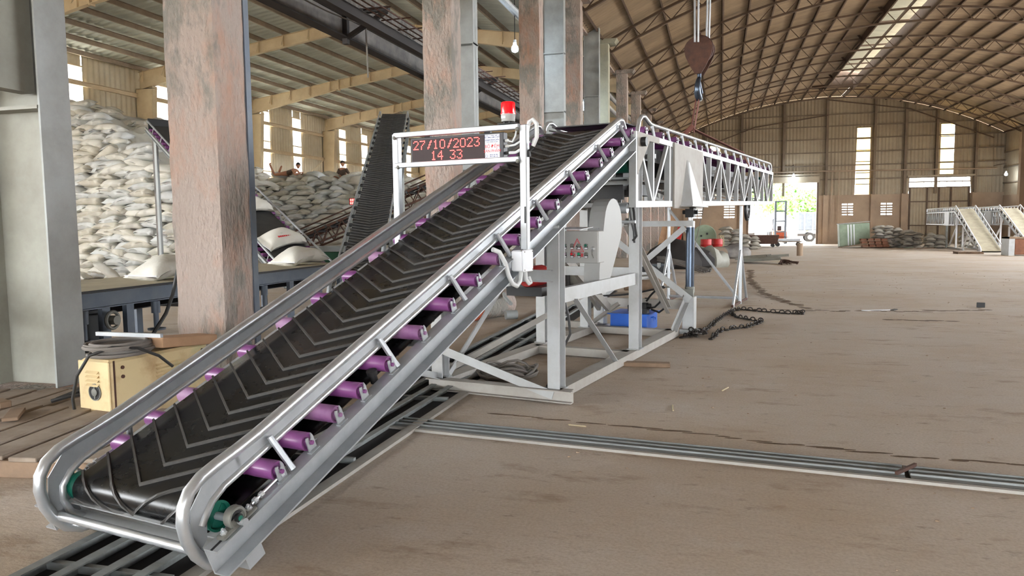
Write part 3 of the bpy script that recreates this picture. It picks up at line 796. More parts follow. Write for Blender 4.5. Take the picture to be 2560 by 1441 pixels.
# ---- support frame
def wch(u): return -.79+.392*u-.004
def tub(p, q, w, h, name, m='silver', up=(0, 0, 1)):
    return UV().bar(p, q, w, h, up).build(name, m, conv)
def chan(p, q, h, w, side, name, m='silver', up=(0, 0, 1)):
    return UV().cbeam(p, q, h, w, .008, up, side).build(name, m, conv)
VR, VL = -2.53, -3.65
UV().box(VR-.075, VR+.075, 5.78, 9.7, .012, .1).build('base_beam', 'dustsilver', conv)
UV().box(VL-.075, VL+.075, 5.78, 9.75, .012, .1).build('base_beam', 'dustsilver', conv)
chan((VL-.08, 5.72, .062), (-2.32, 5.72, .062), .1, .06, 1, 'base_beam', 'dustsilver')
UV().box(VL-.02, -2.34, 5.72, 5.78, .09, .112).build('base_beam', 'dustsilver', conv)
UV().box(VL, VR, 7.78, 7.88, .012, .1).build('base_beam', 'dustsilver', conv)
UV().box(VL, VR, 9.55, 9.68, .012, .1).build('base_beam', 'dustsilver', conv)
UV().box(VL-.5, VL, 9.9, 10.0, .012, .1).build('base_beam', 'dustsilver', conv)
for v, u, k in ((-2.5, 5.79, 1), (VL, 5.79, -1), (-2.5, 7.98, 1), (VL, 8.05, -1), (VL, 9.45, -1)):
    top = wch(u)-.0 if u < 9 else 2.35
    p = UV()
    p.ibeam((v, u, .1), (v, u, top), .13, .11, .009, (0, 1, 0))
    p.build('post', 'silver', conv)
    UV().bbox(v-.075, v+.075, u-.085, u+.085, .1, .112, .004).build('post_foot', 'silver', conv)
chan((-2.47, 5.86, .885), (-2.47, 7.92, .885), .125, .06, -1, 'mid_beam', 'silver')
chan((VL+.03, 5.86, .885), (VL+.03, 7.98, .885), .125, .06, 1, 'mid_beam', 'silver')
chan((VL, 5.74, 1.06), (-2.5, 5.74, 1.06), .1, .05, 1, 'cross_beam', 'silver')
chan((VL, 8.0, .95), (-2.5, 8.0, .95), .1, .05, -1, 'cross_beam', 'silver')
chan((VL, 9.42, 1.9), (VL, 8.0, 1.9), .07, .05, -1, 'cross_beam', 'silver')
chan((VL, 8.02, 1.95), (-2.5, 8.02, 1.95), .08, .05, -1, 'cross_beam', 'silver')
UV().bar((VL+.0, 5.71, .395), (-2.5, 5.71, .06), .008, .075, (0, 0, 1)).bar((VL, 5.71, .395), (VL+.0, 5.71, .38), .03, .02).build('brace', 'silver', conv)
UV().lbeam((VL-.05, 5.4, .2), (VL, 5.72, .1), .06, .006).build('brace', 'silver', conv)
UV().lbeam((-2.49, 6.12, .83), (-2.49, 7.2, .1), .055, .007, (0, 0, 1)).build('brace', 'silver', conv)
UV().lbeam((VL+.04, 7.0, .83), (VL+.04, 5.9, .1), .055, .007, (0, 0, 1)).build('brace', 'silver', conv)
UV().lbeam((-2.62, 7.2, .83), (VL, 5.95, .12), .055, .007, (0, 0, 1)).build('brace', 'dustsilver', conv)
chan((VL-.02, 10.0, .385), (-2.47, 10.0, .385), .125, .06, -1, 'rear_beam', 'dustsilver')
for v in (-2.62, VL+.12):
    chan((v, 7.95, 1.5), (v, 9.72, .34), .1, .05, 1 if v > -3 else -1, 'strut', 'dustsilver')
for v in (VL+.25,): chan((v, 7.95, 1.2), (v, 9.72, .34), .1, .05, -1, 'strut', 'dustsilver')
chan((VL, 10.0, 1.47), (-2.36, 10.0, 1.47), .075, .04, -1, 'guide_beam', 'silver')
UV().bar((-2.45, 9.97, 1.42), (VL+.1, 9.97, .5), .008, .075).build('guide_brace', 'silver', conv)
UV().bar((VL+.05, 9.93, 1.4), (-2.36, 9.93, .47), .008, .085).build('guide_brace', 'silver', conv)
UV().lbeam((VL+.02, 9.6, .11), (VL+.3, 9.95, .36), .05, .006).build('brace', 'dustsilver', conv)
UV().lbeam((-2.5, 9.55, .08), (-2.44, 9.93, .42), .07, .007).build('brace', 'silver', conv)
# dark chute rubber at the transfer under the head
UV().box(-3.45, -2.7, 8.15, 8.2, 1.75, 2.5).build('chute_curtain', 'rubber_dull', conv)
UV().tube([(-2.78, 8.05, 2.0), (-2.74, 8.0, 2.06), (-2.72, 7.93, 2.04), (-2.75, 7.85, 1.96)], .014, 8).torus((-2.72, 7.93, 2.04), .045, .01, (1, .3, 0), 14, 6).build('wire_clip', 'pvc', conv)
# motor, gearbox and belt guard
mt = UV().lathe([(.02, -.2), (.085, -.2), (.095, -.17), (.095, .12), (.07, .14), (.02, .16)], (-2.9, 6.25, 1.02), (0, 1, 0), 18).build('motor', 'red', conv, True, label='dark red drive motor')
UV().box(-3.1, -2.75, 6.05, 6.5, .85, .93).build('motor_plate', 'dark', conv)
guard = [(7.25+.265*math.cos(a), 1.47+.265*math.sin(a)) for a in [math.radians(x) for x in range(-30, 171, 15)]]
guard += [(6.86, 1.12), (6.84, 1.02)]+[(6.97+.13*math.cos(a), .92+.13*math.sin(a)) for a in [math.radians(x) for x in range(180, 331, 25)]]
gd = UV().poly([(-2.66, u, w) for u, w in guard], (1, 0, 0), .16).build('belt_guard', 'grey_box', conv, label='rounded light grey belt guard')
UV().bar((-2.6, 6.93, 1.44), (-2.55, 6.93, 1.44), .004, .004).tube([(-2.55, 6.955, 1.40), (-2.55, 6.93, 1.40), (-2.55, 6.93, 1.44), (-2.55, 6.955, 1.44)], .006, 6).build('handle', 'galv', gd)
pl = UV().box(-2.5, -2.497, 6.82, 6.95, 1.3, 1.42)
pl.build('rating_plate', mat('rating_plate_print', (120, 122, 128), .5), gd)
r_ = UV()
for i in range(5):
    r_.box(-2.497, -2.4955, 6.83, 6.94, 1.312+i*.021, 1.324+i*.021)
r_.build('plate_print', 'white', gd)
UV().cyl((-2.62, 7.7, 1.64), (-2.5, 7.7, 1.64), .05, 16).cyl((-2.6, 7.72, 1.5), (-2.42, 7.72, 1.5), .018, 10).build('guard_bolt', 'galv', gd, True)
# ---- control cabinet
cc = thing('control_cabinet', 'grey control cabinet with push buttons and red warning triangle hung beside the front post', 'cabinet', M_UV @ Vector((-2.46, 6.25, 1.14)))
CX0, CX1, CZ0, CZ1, CU = -2.635, -2.275, 1.145, 1.425, 6.2
UV().bbox(CX0, CX1, CU, CU+.16, CZ0, CZ1, .006).build('cabinet_body', 'grey_box', cc)
UV().bbox(CX0, CX1, CU-.018, CU-.002, CZ0, CZ1, .004).build('cabinet_door', 'grey_box', cc)
UV().poly([(CX0-.035, CU, CZ1+.012), (CX0+.2, CU, CZ1+.012), (CX0+.2, CU+.3, CZ1+.03), (CX0-.035, CU+.3, CZ1+.03)], (0, 0, 1), .004).build('rain_lid', 'white', cc)
UV().box(CX0-.035, CX0-.005, CU, CU+.05, CZ0-.02, CZ1+.01).build('mounting_strip', 'grey_box', cc)
def btn(i, j): return CX0+.055+i*.066, CZ1-.125-j*.075
bc = {(0, 0): 'green', (1, 0): 'cast', (2, 0): 'cast', (3, 0): 'green', (0, 1): 'purple_dusty', (1, 1): 'red', (2, 1): 'green', (3, 1): 'cast'}
M['redbtn'] = mat('red_button', (196, 40, 50), .4); M['grnbtn'] = mat('green_button', (20, 150, 110), .4)
bc[(1, 1)] = 'redbtn'; bc[(2, 1)] = 'grnbtn'
for (i, j), mm in bc.items():
    x, z = btn(i, j)
    b = UV().box(x-.016, x+.016, CU-.021, CU-.018, z-.034, z+.012).build('button_plate', 'dark', cc)
    UV().lathe([(.0165, .018), (.0165, .026), (.013, .028)], (x, CU, z), (0, -1, 0), 16).build('bezel', 'cast', b, True)
    UV().cyl((x, CU-.02, z), (x, CU-.033, z), .0115, 14).build('button', mm, b, True)
    UV().box(x-.013, x+.013, CU-.0225, CU-.021, z-.031, z-.02).build('button_label', 'white', b)
lk = UV().lathe([(.02, .018), (.02, .024), (.012, .03), (.01, .04)], (CX0+.318, CU, CZ1-.155), (0, -1, 0), 16).build('lock', 'tube', cc, True)
UV().box(CX0+.316, CX0+.319, CU-.046, CU-.036, CZ1-.21, CZ1-.15).bar((CX0+.318, CU-.04, CZ1-.2), (CX0+.326, CU-.03, CZ1-.235), .003, .006).build('key', 'cast', lk)
M['redprint'] = mat('red_print', (196, 50, 56), .6)
def tri(cx, zt, w, h, t):
    mb = UV(); P = [(cx, zt), (cx+w/2, zt-h), (cx-w/2, zt-h)]
    for a, b in zip(P, P[1:]+P[:1]): mb.bar((a[0], CU-.0186, a[1]), (b[0], CU-.0186, b[1]), .0012, t, (0, 0, 1))
    return mb
tcx = CX0+.17
tri(tcx, CZ1-.066, .122, .115, .005).build('warning_triangle', 'redprint', cc)
tri(tcx, CZ1-.083, .09, .085, .003).build('warning_triangle', 'redprint', cc)
t = UV(); t.poly([(tcx+.004, CU-.0186, CZ1-.105), (tcx-.014, CU-.0186, CZ1-.14), (tcx-.002, CU-.0186, CZ1-.138), (tcx-.008, CU-.0186, CZ1-.17), (tcx+.013, CU-.0186, CZ1-.13), (tcx+.001, CU-.0186, CZ1-.132)], (0, -1, 0), .0012)
t.build('lightning_mark', 'dark', cc)
def text(body, size, mw, m, name, parent, ext=.0006, align='CENTER'):
    cu = bpy.data.curves.new(name, 'FONT'); cu.body = body; cu.size = size; cu.align_x = align; cu.align_y = 'CENTER'; cu.extrude = ext
    cu.resolution_u = 2
    cu.materials.append(M[m]); o = bpy.data.objects.new(name, cu); COL.objects.link(o); o.parent = parent
    o.matrix_basis = Matrix.Translation(-wloc(parent)) @ mw
    return o
RXU = Matrix.Rotation(math.radians(90), 4, 'X')     # text facing -u, upright
for dx in (-.035, .04):
    for k_ in range(3): UV().box(tcx+dx-.014+k_*.011, tcx+dx-.006+k_*.011, CU-.0192, CU-.018, CZ1-.225, CZ1-.195).build('red_lettering', 'redprint', cc)
# ---- junction box and conduit on the right side
jb = thing('junction_box', 'white plastic junction box with conduit at the foot of the sign post', 'box', M_UV @ Vector((-2.38, 4.95, 1.12)))
UV().bbox(-2.44, -2.35, 4.84, 4.99, 1.155, 1.305, .008).build('box_body', 'white', jb)
UV().bbox(-2.352, -2.335, 4.835, 4.995, 1.15, 1.31, .006).build('box_lid', 'white', jb)
for a in (4.85, 4.98):
    for b in (1.165, 1.295): UV().cyl((-2.336, a, b), (-2.333, a, b), .005, 8).build('screw', 'cast', jb)
UV().tube([(-2.47, 4.62, 1.32), (-2.45, 4.68, 1.3), (-2.43, 4.73, 1.22), (-2.42, 4.76, 1.13), (-2.41, 4.8, 1.07), (-2.4, 4.85, 1.05), (-2.4, 4.9, 1.08), (-2.4, 4.92, 1.15)], .017, 10).build('conduit', 'pvc', jb, True)
UV().tube([(-2.39, 4.97, 1.15), (-2.39, 4.98, 1.09), (-2.38, 5.01, 1.055), (-2.38, 5.04, 1.06), (-2.4, 5.05, 1.1)], .015, 10).build('conduit', 'pvc', jb, True)
# ---- LED sign gantry
gn = thing('sign_gantry', 'galvanised tube gantry straddling the inclined belt, holding the red LED sign', 'frame', M_UV @ Vector((-3.0, 5.0, 1.25)))
GU = 5.03
for v, z0 in ((-2.415, 1.25), (-3.54, 1.2)):
    UV().bbox(v-.028, v+.028, GU-.028, GU+.028, z0, 2.215, .006).build('gantry_post', 'galv', gn)
for z in (2.2, 1.965): UV().bbox(-3.54, -2.44, GU-.05, GU-.012, z-.02, z+.02, .005).build('gantry_bar', 'galv', gn)
for v, z in ((-3.53, 2.19), (-3.5, 1.96), (-2.45, 2.19), (-2.45, 1.96)): UV().ball((v, GU-.045, z-.01), .016, 7, 5).build('weld_joint', 'cast', gn)
UV().tube([(-2.42, GU+.02, 2.1), (-2.4, GU+.03, 2.2), (-2.39, GU+.03, 2.235), (-2.36, GU+.03, 2.25), (-2.33, GU+.03, 2.22), (-2.33, GU+.03, 2.12), (-2.36, GU+.03, 2.06)], .016, 9).build('conduit', 'pvc', gn, True)
UV().tube([(-2.36, GU+.03, 2.05), (-2.38, GU, 2.02), (-2.375, GU, 1.98)], .012, 6).tube([(-2.4, GU-.03, 1.62), (-2.398, GU-.035, 1.55), (-2.4, GU-.03, 1.5)], .006, 6).build('cable_tie', 'dark', gn)
# ---- LED display
ld = thing('led_display', 'LED counter sign glowing red 27/10/2023 14 33 with white sticker', 'sign', M_UV @ Vector((-3.0, 5.05, 1.97)))
DX0, DX1, DZ0, DZ1 = -3.405, -2.585, 1.975, 2.172; DU = GU-.005
UV().bbox(DX0, DX1, DU, DU+.07, DZ0, DZ1, .004).build('case', 'charcoal', ld)
PX0, PX1, PZ0, PZ1 = -3.388, -2.742, 1.99, 2.158
UV().box(PX0, PX1, DU-.004, DU, PZ0, PZ1).build('display_panel', 'ledpanel', ld)
UV().box(-2.738, -2.615, DU-.003, DU, 1.985, 2.16).build('sticker', 'white', ld, label='white sticker printed BỘ ĐẾM SẢN PHẨM')
FONT = {'0': ['.###.', '#...#', '#...#', '#...#', '#...#', '#...#', '.###.'], '1': ['..#..', '.##..', '..#..', '..#..', '..#..', '..#..', '.###.'],
        '2': ['.###.', '#...#', '....#', '...#.', '..#..', '.#...', '#####'], '3': ['####.', '....#', '...#.', '..##.', '....#', '#...#', '.###.'],
        '4': ['...#.', '..##.', '.#.#.', '#..#.', '#####', '...#.', '...#.'], '7': ['#####', '....#', '...#.', '..#..', '.#...', '.#...', '.#...'],
        '/': ['....#', '...##', '...#.', '..##.', '..#..', '.##..', '.#...']}
px, pz = (PX1-PX0)/64, (PZ1-PZ0)/16.6
def glyph(ch, c0, r0):
    mb = UV()
    for r, row in enumerate(FONT[ch]):
        for c, q in enumerate(row):
            if q == '#':
                x = PX0+(c0+c+.6)*px; z = PZ1-(r0+r+.8)*pz
                mb.lathe([(.0036, 0), (.0036, .002), (.0018, .0035)], (x, DU-.004, z), (0, -1, 0), 7)
    mb.build('digit' if ch != '/' else 'slash_mark', 'led', ld)
for ch, c in zip('27/10/2023', [1, 7, 13, 19, 25, 31, 37, 43, 49, 55]): glyph(ch, c, .6)
for ch, c in zip('1433', [17, 23, 34, 40]): glyph(ch, c, 8.9)
mb = UV()
for i in range(0, 64, 1):
    mb.box(PX0+i*px, PX0+i*px+px*.18, DU-.0045, DU-.004, PZ0, PZ1)
stuff(mb.build('led_grid', 'ledpanel', ld))
M['navyprint'] = mat('navy_print', (40, 60, 130), .6); M['stickred'] = mat('sticker_red', (206, 40, 44), .6)
def stk(body, size, z, m, dx=0): return text(body, size, M_UV @ Matrix.Translation((-2.6765+dx, DU-.0042, z)) @ RXU, m, 'lettering', ld)
stk('CÔNG TY TNHH THIẾT BỊ', .0105, 2.150, 'navyprint'); stk('ĐO LƯỜNG & ĐIỀU KHIỂN', .0105, 2.137, 'navyprint'); stk('LINHORAQVN', .018, 2.118, 'navyprint'); stk('SCALE · PACKING MACHINE', .0075, 2.104, 'navyprint')
stk('BỘ ĐẾM', .033, 2.071, 'stickred'); stk('SẢN PHẨM', .029, 2.037, 'stickred')
stk('0918 302 901', .0125, 2.009, 'navyprint', .014); stk('0917 787 142', .0125, 1.996, 'navyprint', .014)
UV().torus((-2.724, DU-.0045, 2.002), .009, .0012, (0, 1, 0), 14, 5).build('phone_mark', 'navyprint', ld)
for v in (-3.25, -2.72):
    UV().box(v-.025, v+.025, DU+.0, DU+.03, DZ1, DZ1+.012).build('hanger_clip', 'dark', ld)
for z, d in ((2.11, .05), (2.07, .05), (2.02, .06)):
    UV().cyl((DX1, DU+.035, z), (DX1+d*.5, DU+.035, z), .012, 10).build('cable_gland', 'pvc' if z > 2.05 else 'dark', ld, True)
UV().tube([(DX1+.02, DU+.035, 2.11), (DX1+.06, DU+.03, 2.1), (DX1+.085, DU+.03, 2.14), (DX1+.1, DU+.02, 2.19)], .007, 7).tube([(DX1+.02, DU+.035, 2.07), (DX1+.08, DU+.03, 2.075), (DX1+.13, DU+.03, 2.1)], .008, 7).tube([(DX1+.02, DU+.035, 2.02), (DX1+.08, DU+.04, 2.02), (DX1+.15, DU+.04, 2.05)], .012, 7).build('cable', 'pvc', ld, True)
# ---- beacon
bc_ = thing('beacon_light', 'red warning beacon on grey base on top of the sign gantry', 'light', M_UV @ Vector((-2.55, GU, 2.22)))
bx = (-2.545, GU+.0, 2.222)
UV().poly([(-2.6, GU-.07, 2.222), (-2.46, GU-.07, 2.222), (-2.46, GU+.07, 2.222), (-2.6, GU+.07, 2.222)], (0, 0, 1), .004).build('mounting_plate', 'dark', bc_)
for a in range(4): UV().cyl((bx[0]+.03*math.cos(a*1.57+.7), bx[1]+.03*math.sin(a*1.57+.7), 2.226), (bx[0]+.03*math.cos(a*1.57+.7), bx[1]+.03*math.sin(a*1.57+.7), 2.242), .006, 8).build('stud', 'dark', bc_)
UV().lathe([(.046, .02), (.05, .022), (.054, .07), (.054, .075)], bx, (0, 0, 1), 24).build('beacon_base', 'grey_box', bc_, True)
UV().box(bx[0]-.03, bx[0]+.005, bx[1]-.056, bx[1]-.05, 2.262, 2.28).build('base_label', 'white', bc_)
UV().lathe([(.056, .075), (.056, .082), (.053, .085), (.052, .15), (.05, .158), (.046, .162), (.02, .166), (.0, .167)], bx, (0, 0, 1), 24).build('red_lens', 'redlens', bc_, True)
# ================================================================== BOOM CONVEYOR (lifted truss)
boom = thing('boom_conveyor', 'raised truss boom conveyor with zigzag side bracing and flat side plate, level behind the incline', 'conveyor', M_UV @ Vector((-3.03, 12.8, 1.65)))
def zb(u): return 1.65+.0202*(u-7.74)
def zt(u): return 2.447+.0119*(u-7.79)
BV = {1: -2.445, -1: -3.615}
U0, U1 = 7.78, 17.9
vert = [8.41, 9.11, 9.24, 10.78, 11.41, 12.17, 12.89, 13.62, 14.29, 15.04, 15.8, 16.53, 17.15, 17.86]
for k in (1, -1):
    v = BV[k]
    UV().bar((v, U0, zt(U0)-.03), (v, U1, zt(U1)-.03), .05, .06).build('top_chord', 'silver', boom)
    UV().bar((v, U0, zb(U0)+.035), (v, U1, zb(U1)+.035), .05, .07).build('bottom_chord', 'silver', boom)
    UV().box(v-.05, v+.026, U0-.05, U0+.03, zb(U0), zt(U0)).build('end_post', 'silver', boom)
    for u in vert: UV().box(v-.045, v+.022, u-.022, u+.022, zb(u)+.06, zt(u)-.05).build('vertical', 'silver', boom)
    def diag(ua, top_a, ub):
        za, zz = (zt(ua)-.06, zb(ub)+.07) if top_a else (zb(ua)+.07, zt(ub)-.06)
        UV().bar((v, ua, za), (v, ub, zz), .042, .04, (1, 0, 0)).build('diagonal', 'silver', boom)
    diag(7.86, True, 8.38); diag(8.44, False, 9.02)
    segs = [10.86, 11.41, 12.17, 12.89, 13.62, 14.29, 15.04, 15.8, 16.53, 17.15, 17.86]
    for i in range(0, len(segs)-1, 2):
        diag(segs[i]+.03, True, segs[i+1]-.03)
        diag(segs[i+1]+.03, False, segs[i+2]-.03)
    UV().poly([(v+k*.024, 7.78, zt(7.8)), (v+k*.024, 8.62, zt(8.6)), (v+k*.024, 8.6, zt(8.6)-.07), (v+k*.024, 8.22, zt(8.2)-.07), (v+k*.024, 7.78, zt(7.8)-.45)], (k, 0, 0), .006).build('gusset_plate', 'dustsilver', boom)
    pw = UV().box(v-.01+k*.036, v+.01+k*.036, 9.23, 10.78, zb(9.3)-.02, zt(9.3)-.005).build('side_plate', 'dustsilver', boom, label='flat grey side plate welded over the truss')
    o = v+k*.045
    UV().add([(o, 9.84, 2.29), (o, 9.94, 2.29), (o, 9.55, 1.7), (o, 10.35, 1.7), (o+k*.02, 9.86, 2.26), (o+k*.02, 9.92, 2.26), (o+k*.13, 9.66, 1.7), (o+k*.13, 10.22, 1.7)],
             [(0, 1, 3, 2), (4, 6, 7, 5), (0, 2, 6, 4), (1, 5, 7, 3), (0, 4, 5, 1), (2, 3, 7, 6)]).build('jack_bracket', 'silver', pw)
    UV().box(min(o-.01, o+k*.16), max(o-.01, o+k*.16), 9.5, 10.4, 1.685, 1.7).build('bracket_foot', 'silver', pw)
    # handrail with hump
    hv = v+k*-.02-.01*k
    UV().tube([(hv, 7.95, zt(7.9)-.02), (hv, 7.97, 2.5), (hv, 8.02, 2.59), (hv, 8.1, 2.64), (hv, 8.2, 2.655), (hv, 8.3, 2.63), (hv, 8.42, 2.6), (hv, 8.55, 2.595), (hv, 8.7, 2.6), (hv, 17.4, 2.75), (hv, 17.72, 2.75), (hv, 17.86, 2.72), (hv, 17.9, 2.66), (hv, 17.9, zt(17.9))], .024, 10).build('hand_rail', 'tube', boom, True)
    for u in [8.49, 9.16, 9.85, 10.58, 11.3, 12.03, 12.71, 13.44, 14.1, 14.83, 15.49, 16.14, 16.81, 17.51]:
        UV().tube([(v, u, zt(u)), (hv, u, zt(u)+.145)], .018, 8).build('stanchion', 'galv', boom)
i = 0; u = 8.25
while u < 17.8:
    ro = inst('roller', rme[i % 3 == 1], boom, M_UV @ Matrix.Translation((-3.03, u, zt(u)+.055)))
    for k in (1, -1): inst('bracket', bk, ro, M_UV @ Matrix.Translation((-3.03+k*.568, u, zt(u)+.002)))
    u += .68 if u < 11 else .6; i += 1
UV().poly([(-3.45, 7.9, 2.56), (-2.61, 7.9, 2.56), (-2.61, 17.8, 2.67), (-3.45, 17.8, 2.67)], (0, 0, 1), .012).build('belt', 'rubber_dull', boom)
UV().poly([(-3.45, 7.9, 1.95), (-2.61, 7.9, 1.95), (-2.61, 17.8, 2.12), (-3.45, 17.8, 2.12)], (0, 0, 1), .012).build('return_belt', 'rubber_dull', boom)
UV().box(-3.5, -2.56, 8.3, 17.5, 2.2, 2.36).build('dark_filler', 'rubber_dull', boom)  # dark box added along the boom only to blacken its interior
UV().cyl((-3.5, 8.0, 2.2), (-2.56, 8.0, 2.2), .17, 20).cyl((-3.5, 17.75, 2.35), (-2.56, 17.75, 2.35), .12, 20).build('end_drum', 'green', boom, True)
UV().box(-3.5, -2.56, 8.35, 8.9, 1.8, 1.92).box(-3.3, -2.7, 8.2, 8.5, 1.86, 2.1).build('drive_cover', 'rubber_dull', boom)
for u in [8.6, 9.6, 10.9, 11.9, 12.9, 13.9, 14.9, 15.9, 16.9]:
    UV().bar((-3.6, u, zb(u)+.035), (-2.46, u, zb(u)+.035), .05, .05).bar((-3.6, u, 2.25), (-2.46, u, 2.25), .04, .05).bar((-3.6, u, 2.25), (-2.46, u+.6, zb(u)+.05), .03, .03).build('cross_member', 'silver', boom)
UV().cyl((-2.44, 7.92, 2.35), (-2.36, 7.92, 2.35), .05, 12).build('pin_end', 'dark', boom, True)
wh = UV().torus((-2.55, 15.35, 1.72), .2, .03, (1, 0, 0), 24, 8)
for a in range(3): wh.bar((-2.55, 15.35-.19*math.cos(a*1.05), 1.72-.19*math.sin(a*1.05)), (-2.55, 15.35+.19*math.cos(a*1.05), 1.72+.19*math.sin(a*1.05)), .02, .04)
wh.build('hand_wheel', 'dark', boom, True)
UV().tube([(-2.5, 7.85, 1.72), (-2.47, 7.83, 1.6), (-2.45, 7.8, 1.45), (-2.43, 7.79, 1.35), (-2.46, 7.76, 1.3)], .014, 7).tube([(-2.52, 7.8, 1.7), (-2.5, 7.8, 1.55), (-2.47, 7.82, 1.4), (-2.45, 7.78, 1.28)], .012, 7).build('cable_loop', 'cable', boom, True)
# ---- hydraulic jacks under the boom
for k, v, lab in ((1, -2.4, 'dark steel hydraulic jack cylinder on a square socket, beside the blue tank'), (-1, -3.66, 'second hydraulic jack on the far side of the boom, mostly hidden by the frame posts')):
    jk = thing('hydraulic_jack', lab, 'jack', M_UV @ Vector((v, 10.06, 0)), 'hydraulic jacks under the boom')
    UV().bbox(v-.08, v+.075, 9.98, 10.14, .06, .5, .01).box(v-.11, v+.1, 9.95, 10.17, 0, .06).build('socket', 'silver', jk)
    UV().cyl((v, 10.06, .5), (v, 10.06, 1.47), .056, 18).build('cylinder', 'jack', jk, True)
    UV().lathe([(.064, .55), (.064, .62), (.06, .63)], (v, 10.06, 0), (0, 0, 1), 18).box(v-.05, v+.07, 9.96, 10.0, .5, .6).build('gland', 'cast', jk, True)
    UV().cyl((v, 10.06, 1.47), (v, 10.06, 1.56), .032, 14).lathe([(.06, 1.42), (.06, 1.5), (.04, 1.51)], (v, 10.06, 0), (0, 0, 1), 16).build('rod', 'tube', jk, True)
    UV().box(v-.055, v+.055, 10.0, 10.12, 1.55, 1.685).cyl((v-.1, 10.06, 1.62), (v+.1, 10.06, 1.62), .028, 12).build('clevis', 'dark', jk)
    UV().tube([(v, 10.0, .57), (v-.06, 9.96, .6), (v-.2, 9.95, .63), (v-.36, 9.95, .62)], .012, 7).build('hose', 'greycable', jk, True)
# ---- hydraulic power unit
hp = thing('hydraulic_power_unit', 'bright blue hydraulic oil tank with navy motor and black hoses on the base frame', 'hydraulic unit', M_UV @ Vector((-3.16, 10.0, 0)))
UV().box(-3.42, -2.91, 9.79, 10.3, .102, .245).box(-3.42, -2.91, 9.79, 10.3, .03, .11).build('oil_tank', 'blue', hp)
UV().box(-3.455, -2.875, 9.76, 10.33, .245, .262).build('tank_lid', 'blue', hp)
UV().tube([(-2.905, 9.98, .2), (-2.87, 9.98, .2), (-2.865, 9.98, .16), (-2.865, 10.04, .16), (-2.87, 10.06, .19), (-2.905, 10.06, .2)], .009, 7).build('tank_handle', 'blue', hp, True)
m_ = UV().lathe([(.068, .262), (.068, .5), (.06, .505), (.06, .58), (.045, .615), (.0, .62)], (-3.12, 9.95, 0), (0, 0, 1), 22)
for a in range(22):
    t = a*2*math.pi/22; m_.bar((-3.12+.067*math.cos(t), 9.95+.067*math.sin(t), .3), (-3.12+.067*math.cos(t), 9.95+.067*math.sin(t), .49), .006, .014, (math.cos(t), math.sin(t), 0))
m_.build('motor', 'navy', hp, True)
UV().box(-3.05, -2.93, 9.86, 9.98, .262, .33).box(-3.02, -2.95, 9.9, 10.1, .33, .4).cyl((-3.03, 9.95, .36), (-2.9, 9.95, .36), .03, 12).cyl((-2.99, 10.05, .4), (-2.99, 10.05, .46), .025, 10).build('valve_block', 'dark', hp, True)
UV().cyl((-3.03, 9.8, .262), (-3.03, 9.8, .36), .012, 8).cyl((-3.03, 9.79, .39), (-3.03, 9.83, .39), .036, 18).build('pressure_gauge', 'cast', hp, True)
UV().tube([(-3.2, 9.9, .36), (-3.18, 9.85, .3), (-3.1, 9.83, .275), (-3.02, 9.85, .28)], .012, 7).tube([(-2.95, 10.0, .32), (-2.86, 10.0, .34), (-2.78, 9.98, .42), (-2.76, 9.96, .5)], .014, 7).tube([(-2.92, 10.05, .3), (-2.8, 10.0, .27), (-2.72, 9.97, .33), (-2.7, 9.95, .45)], .014, 7).tube(sag((-2.97, 9.98, .42), (-2.7, 9.9, .62), -.05), .014, 7).tube(sag((-3.95, 9.9, .5), (-2.7, 9.9, .64), .07), .013, 7).build('hose', 'cable', hp, True)
# ---- trestle under the far half of the boom
tr = thing('boom_trestle', 'tall thin tube trestle with splayed feet under the far half of the boom', 'trestle', M_UV @ Vector((-3.05, 14.0, 0)))
for v in (-2.43, -3.74):
    UV().tube([(v, 14.0, 0), (v, 14.0, 1.76)], .03, 8).build('trestle_post', 'galv', tr, True)
    for u in (13.3, 14.7): UV().tube([(v, u, .01), (v, 14.0, .98)], .025, 7).build('trestle_leg', 'galv', tr, True)
    UV().tube([(v, 13.25, .03), (v, 14.75, .03)], .024, 7).build('foot_bar', 'rust', tr)
UV().tube([(-3.74, 14, 1.72), (-2.45, 14, .08)], .025, 7).build('trestle_brace', 'galv', tr, True)
UV().tube([(-3.74, 14, .1), (-2.45, 14, .1)], .025, 7).build('tie_bar', 'galv', tr, True)
UV().tube([(-2.5, 11.3, 1.7), (-2.45, 9.9, .5)], .006, 5).build('guy_wire', 'greycable', tr)
# ---- crane hook with sling
hk = thing('crane_hook', 'rusty crane hook block hanging on wire ropes above the boom', 'hook', M_UV @ Vector((-3.03, 13.25, 4.0)))
def HV(v, u, w): return (-3.03+v, 13.25+u, w)
UV().tube([HV(-.03, -.22, 4.5), HV(-.06, -.2, 7), HV(-.1, -.15, 11.45)], .017, 6).tube([HV(.02, -.2, 4.5), HV(.02, -.2, 7), HV(.0, -.12, 11.45)], .017, 6).tube([HV(.05, .28, 4.5), HV(.1, .25, 7), HV(.12, .2, 11.45)], .017, 6).tube([HV(.09, .3, 4.5), HV(.14, .28, 7), HV(.16, .22, 11.45)], .017, 6).build('wire_rope', 'galv', hk)
def plate(off):
    out = []
    for a in range(0, 181, 18): out.append((.30*math.cos(math.radians(a)), 4.42+.2*math.sin(math.radians(a))))
    out += [(-.27, 4.3), (-.16, 4.12), (-.06, 4.0), (.06, 4.0), (.16, 4.12), (.27, 4.3)]
    return [HV(x*.8, off, z) for x, z in out]
UV().poly(plate(-.1), (0, 1, 0), .03).poly(plate(.1), (0, 1, 0), .03).lathe([(.2, -.05), (.24, -.03), (.24, .03), (.2, .05)], HV(0, .02, 4.42), (0, 1, 0), 20).build('pulley_block', 'rust', hk, True)
UV().torus(HV(0, 0, 4.66), .05, .014, (1, 0, 0), 14, 6).build('top_eye', 'rust', hk)
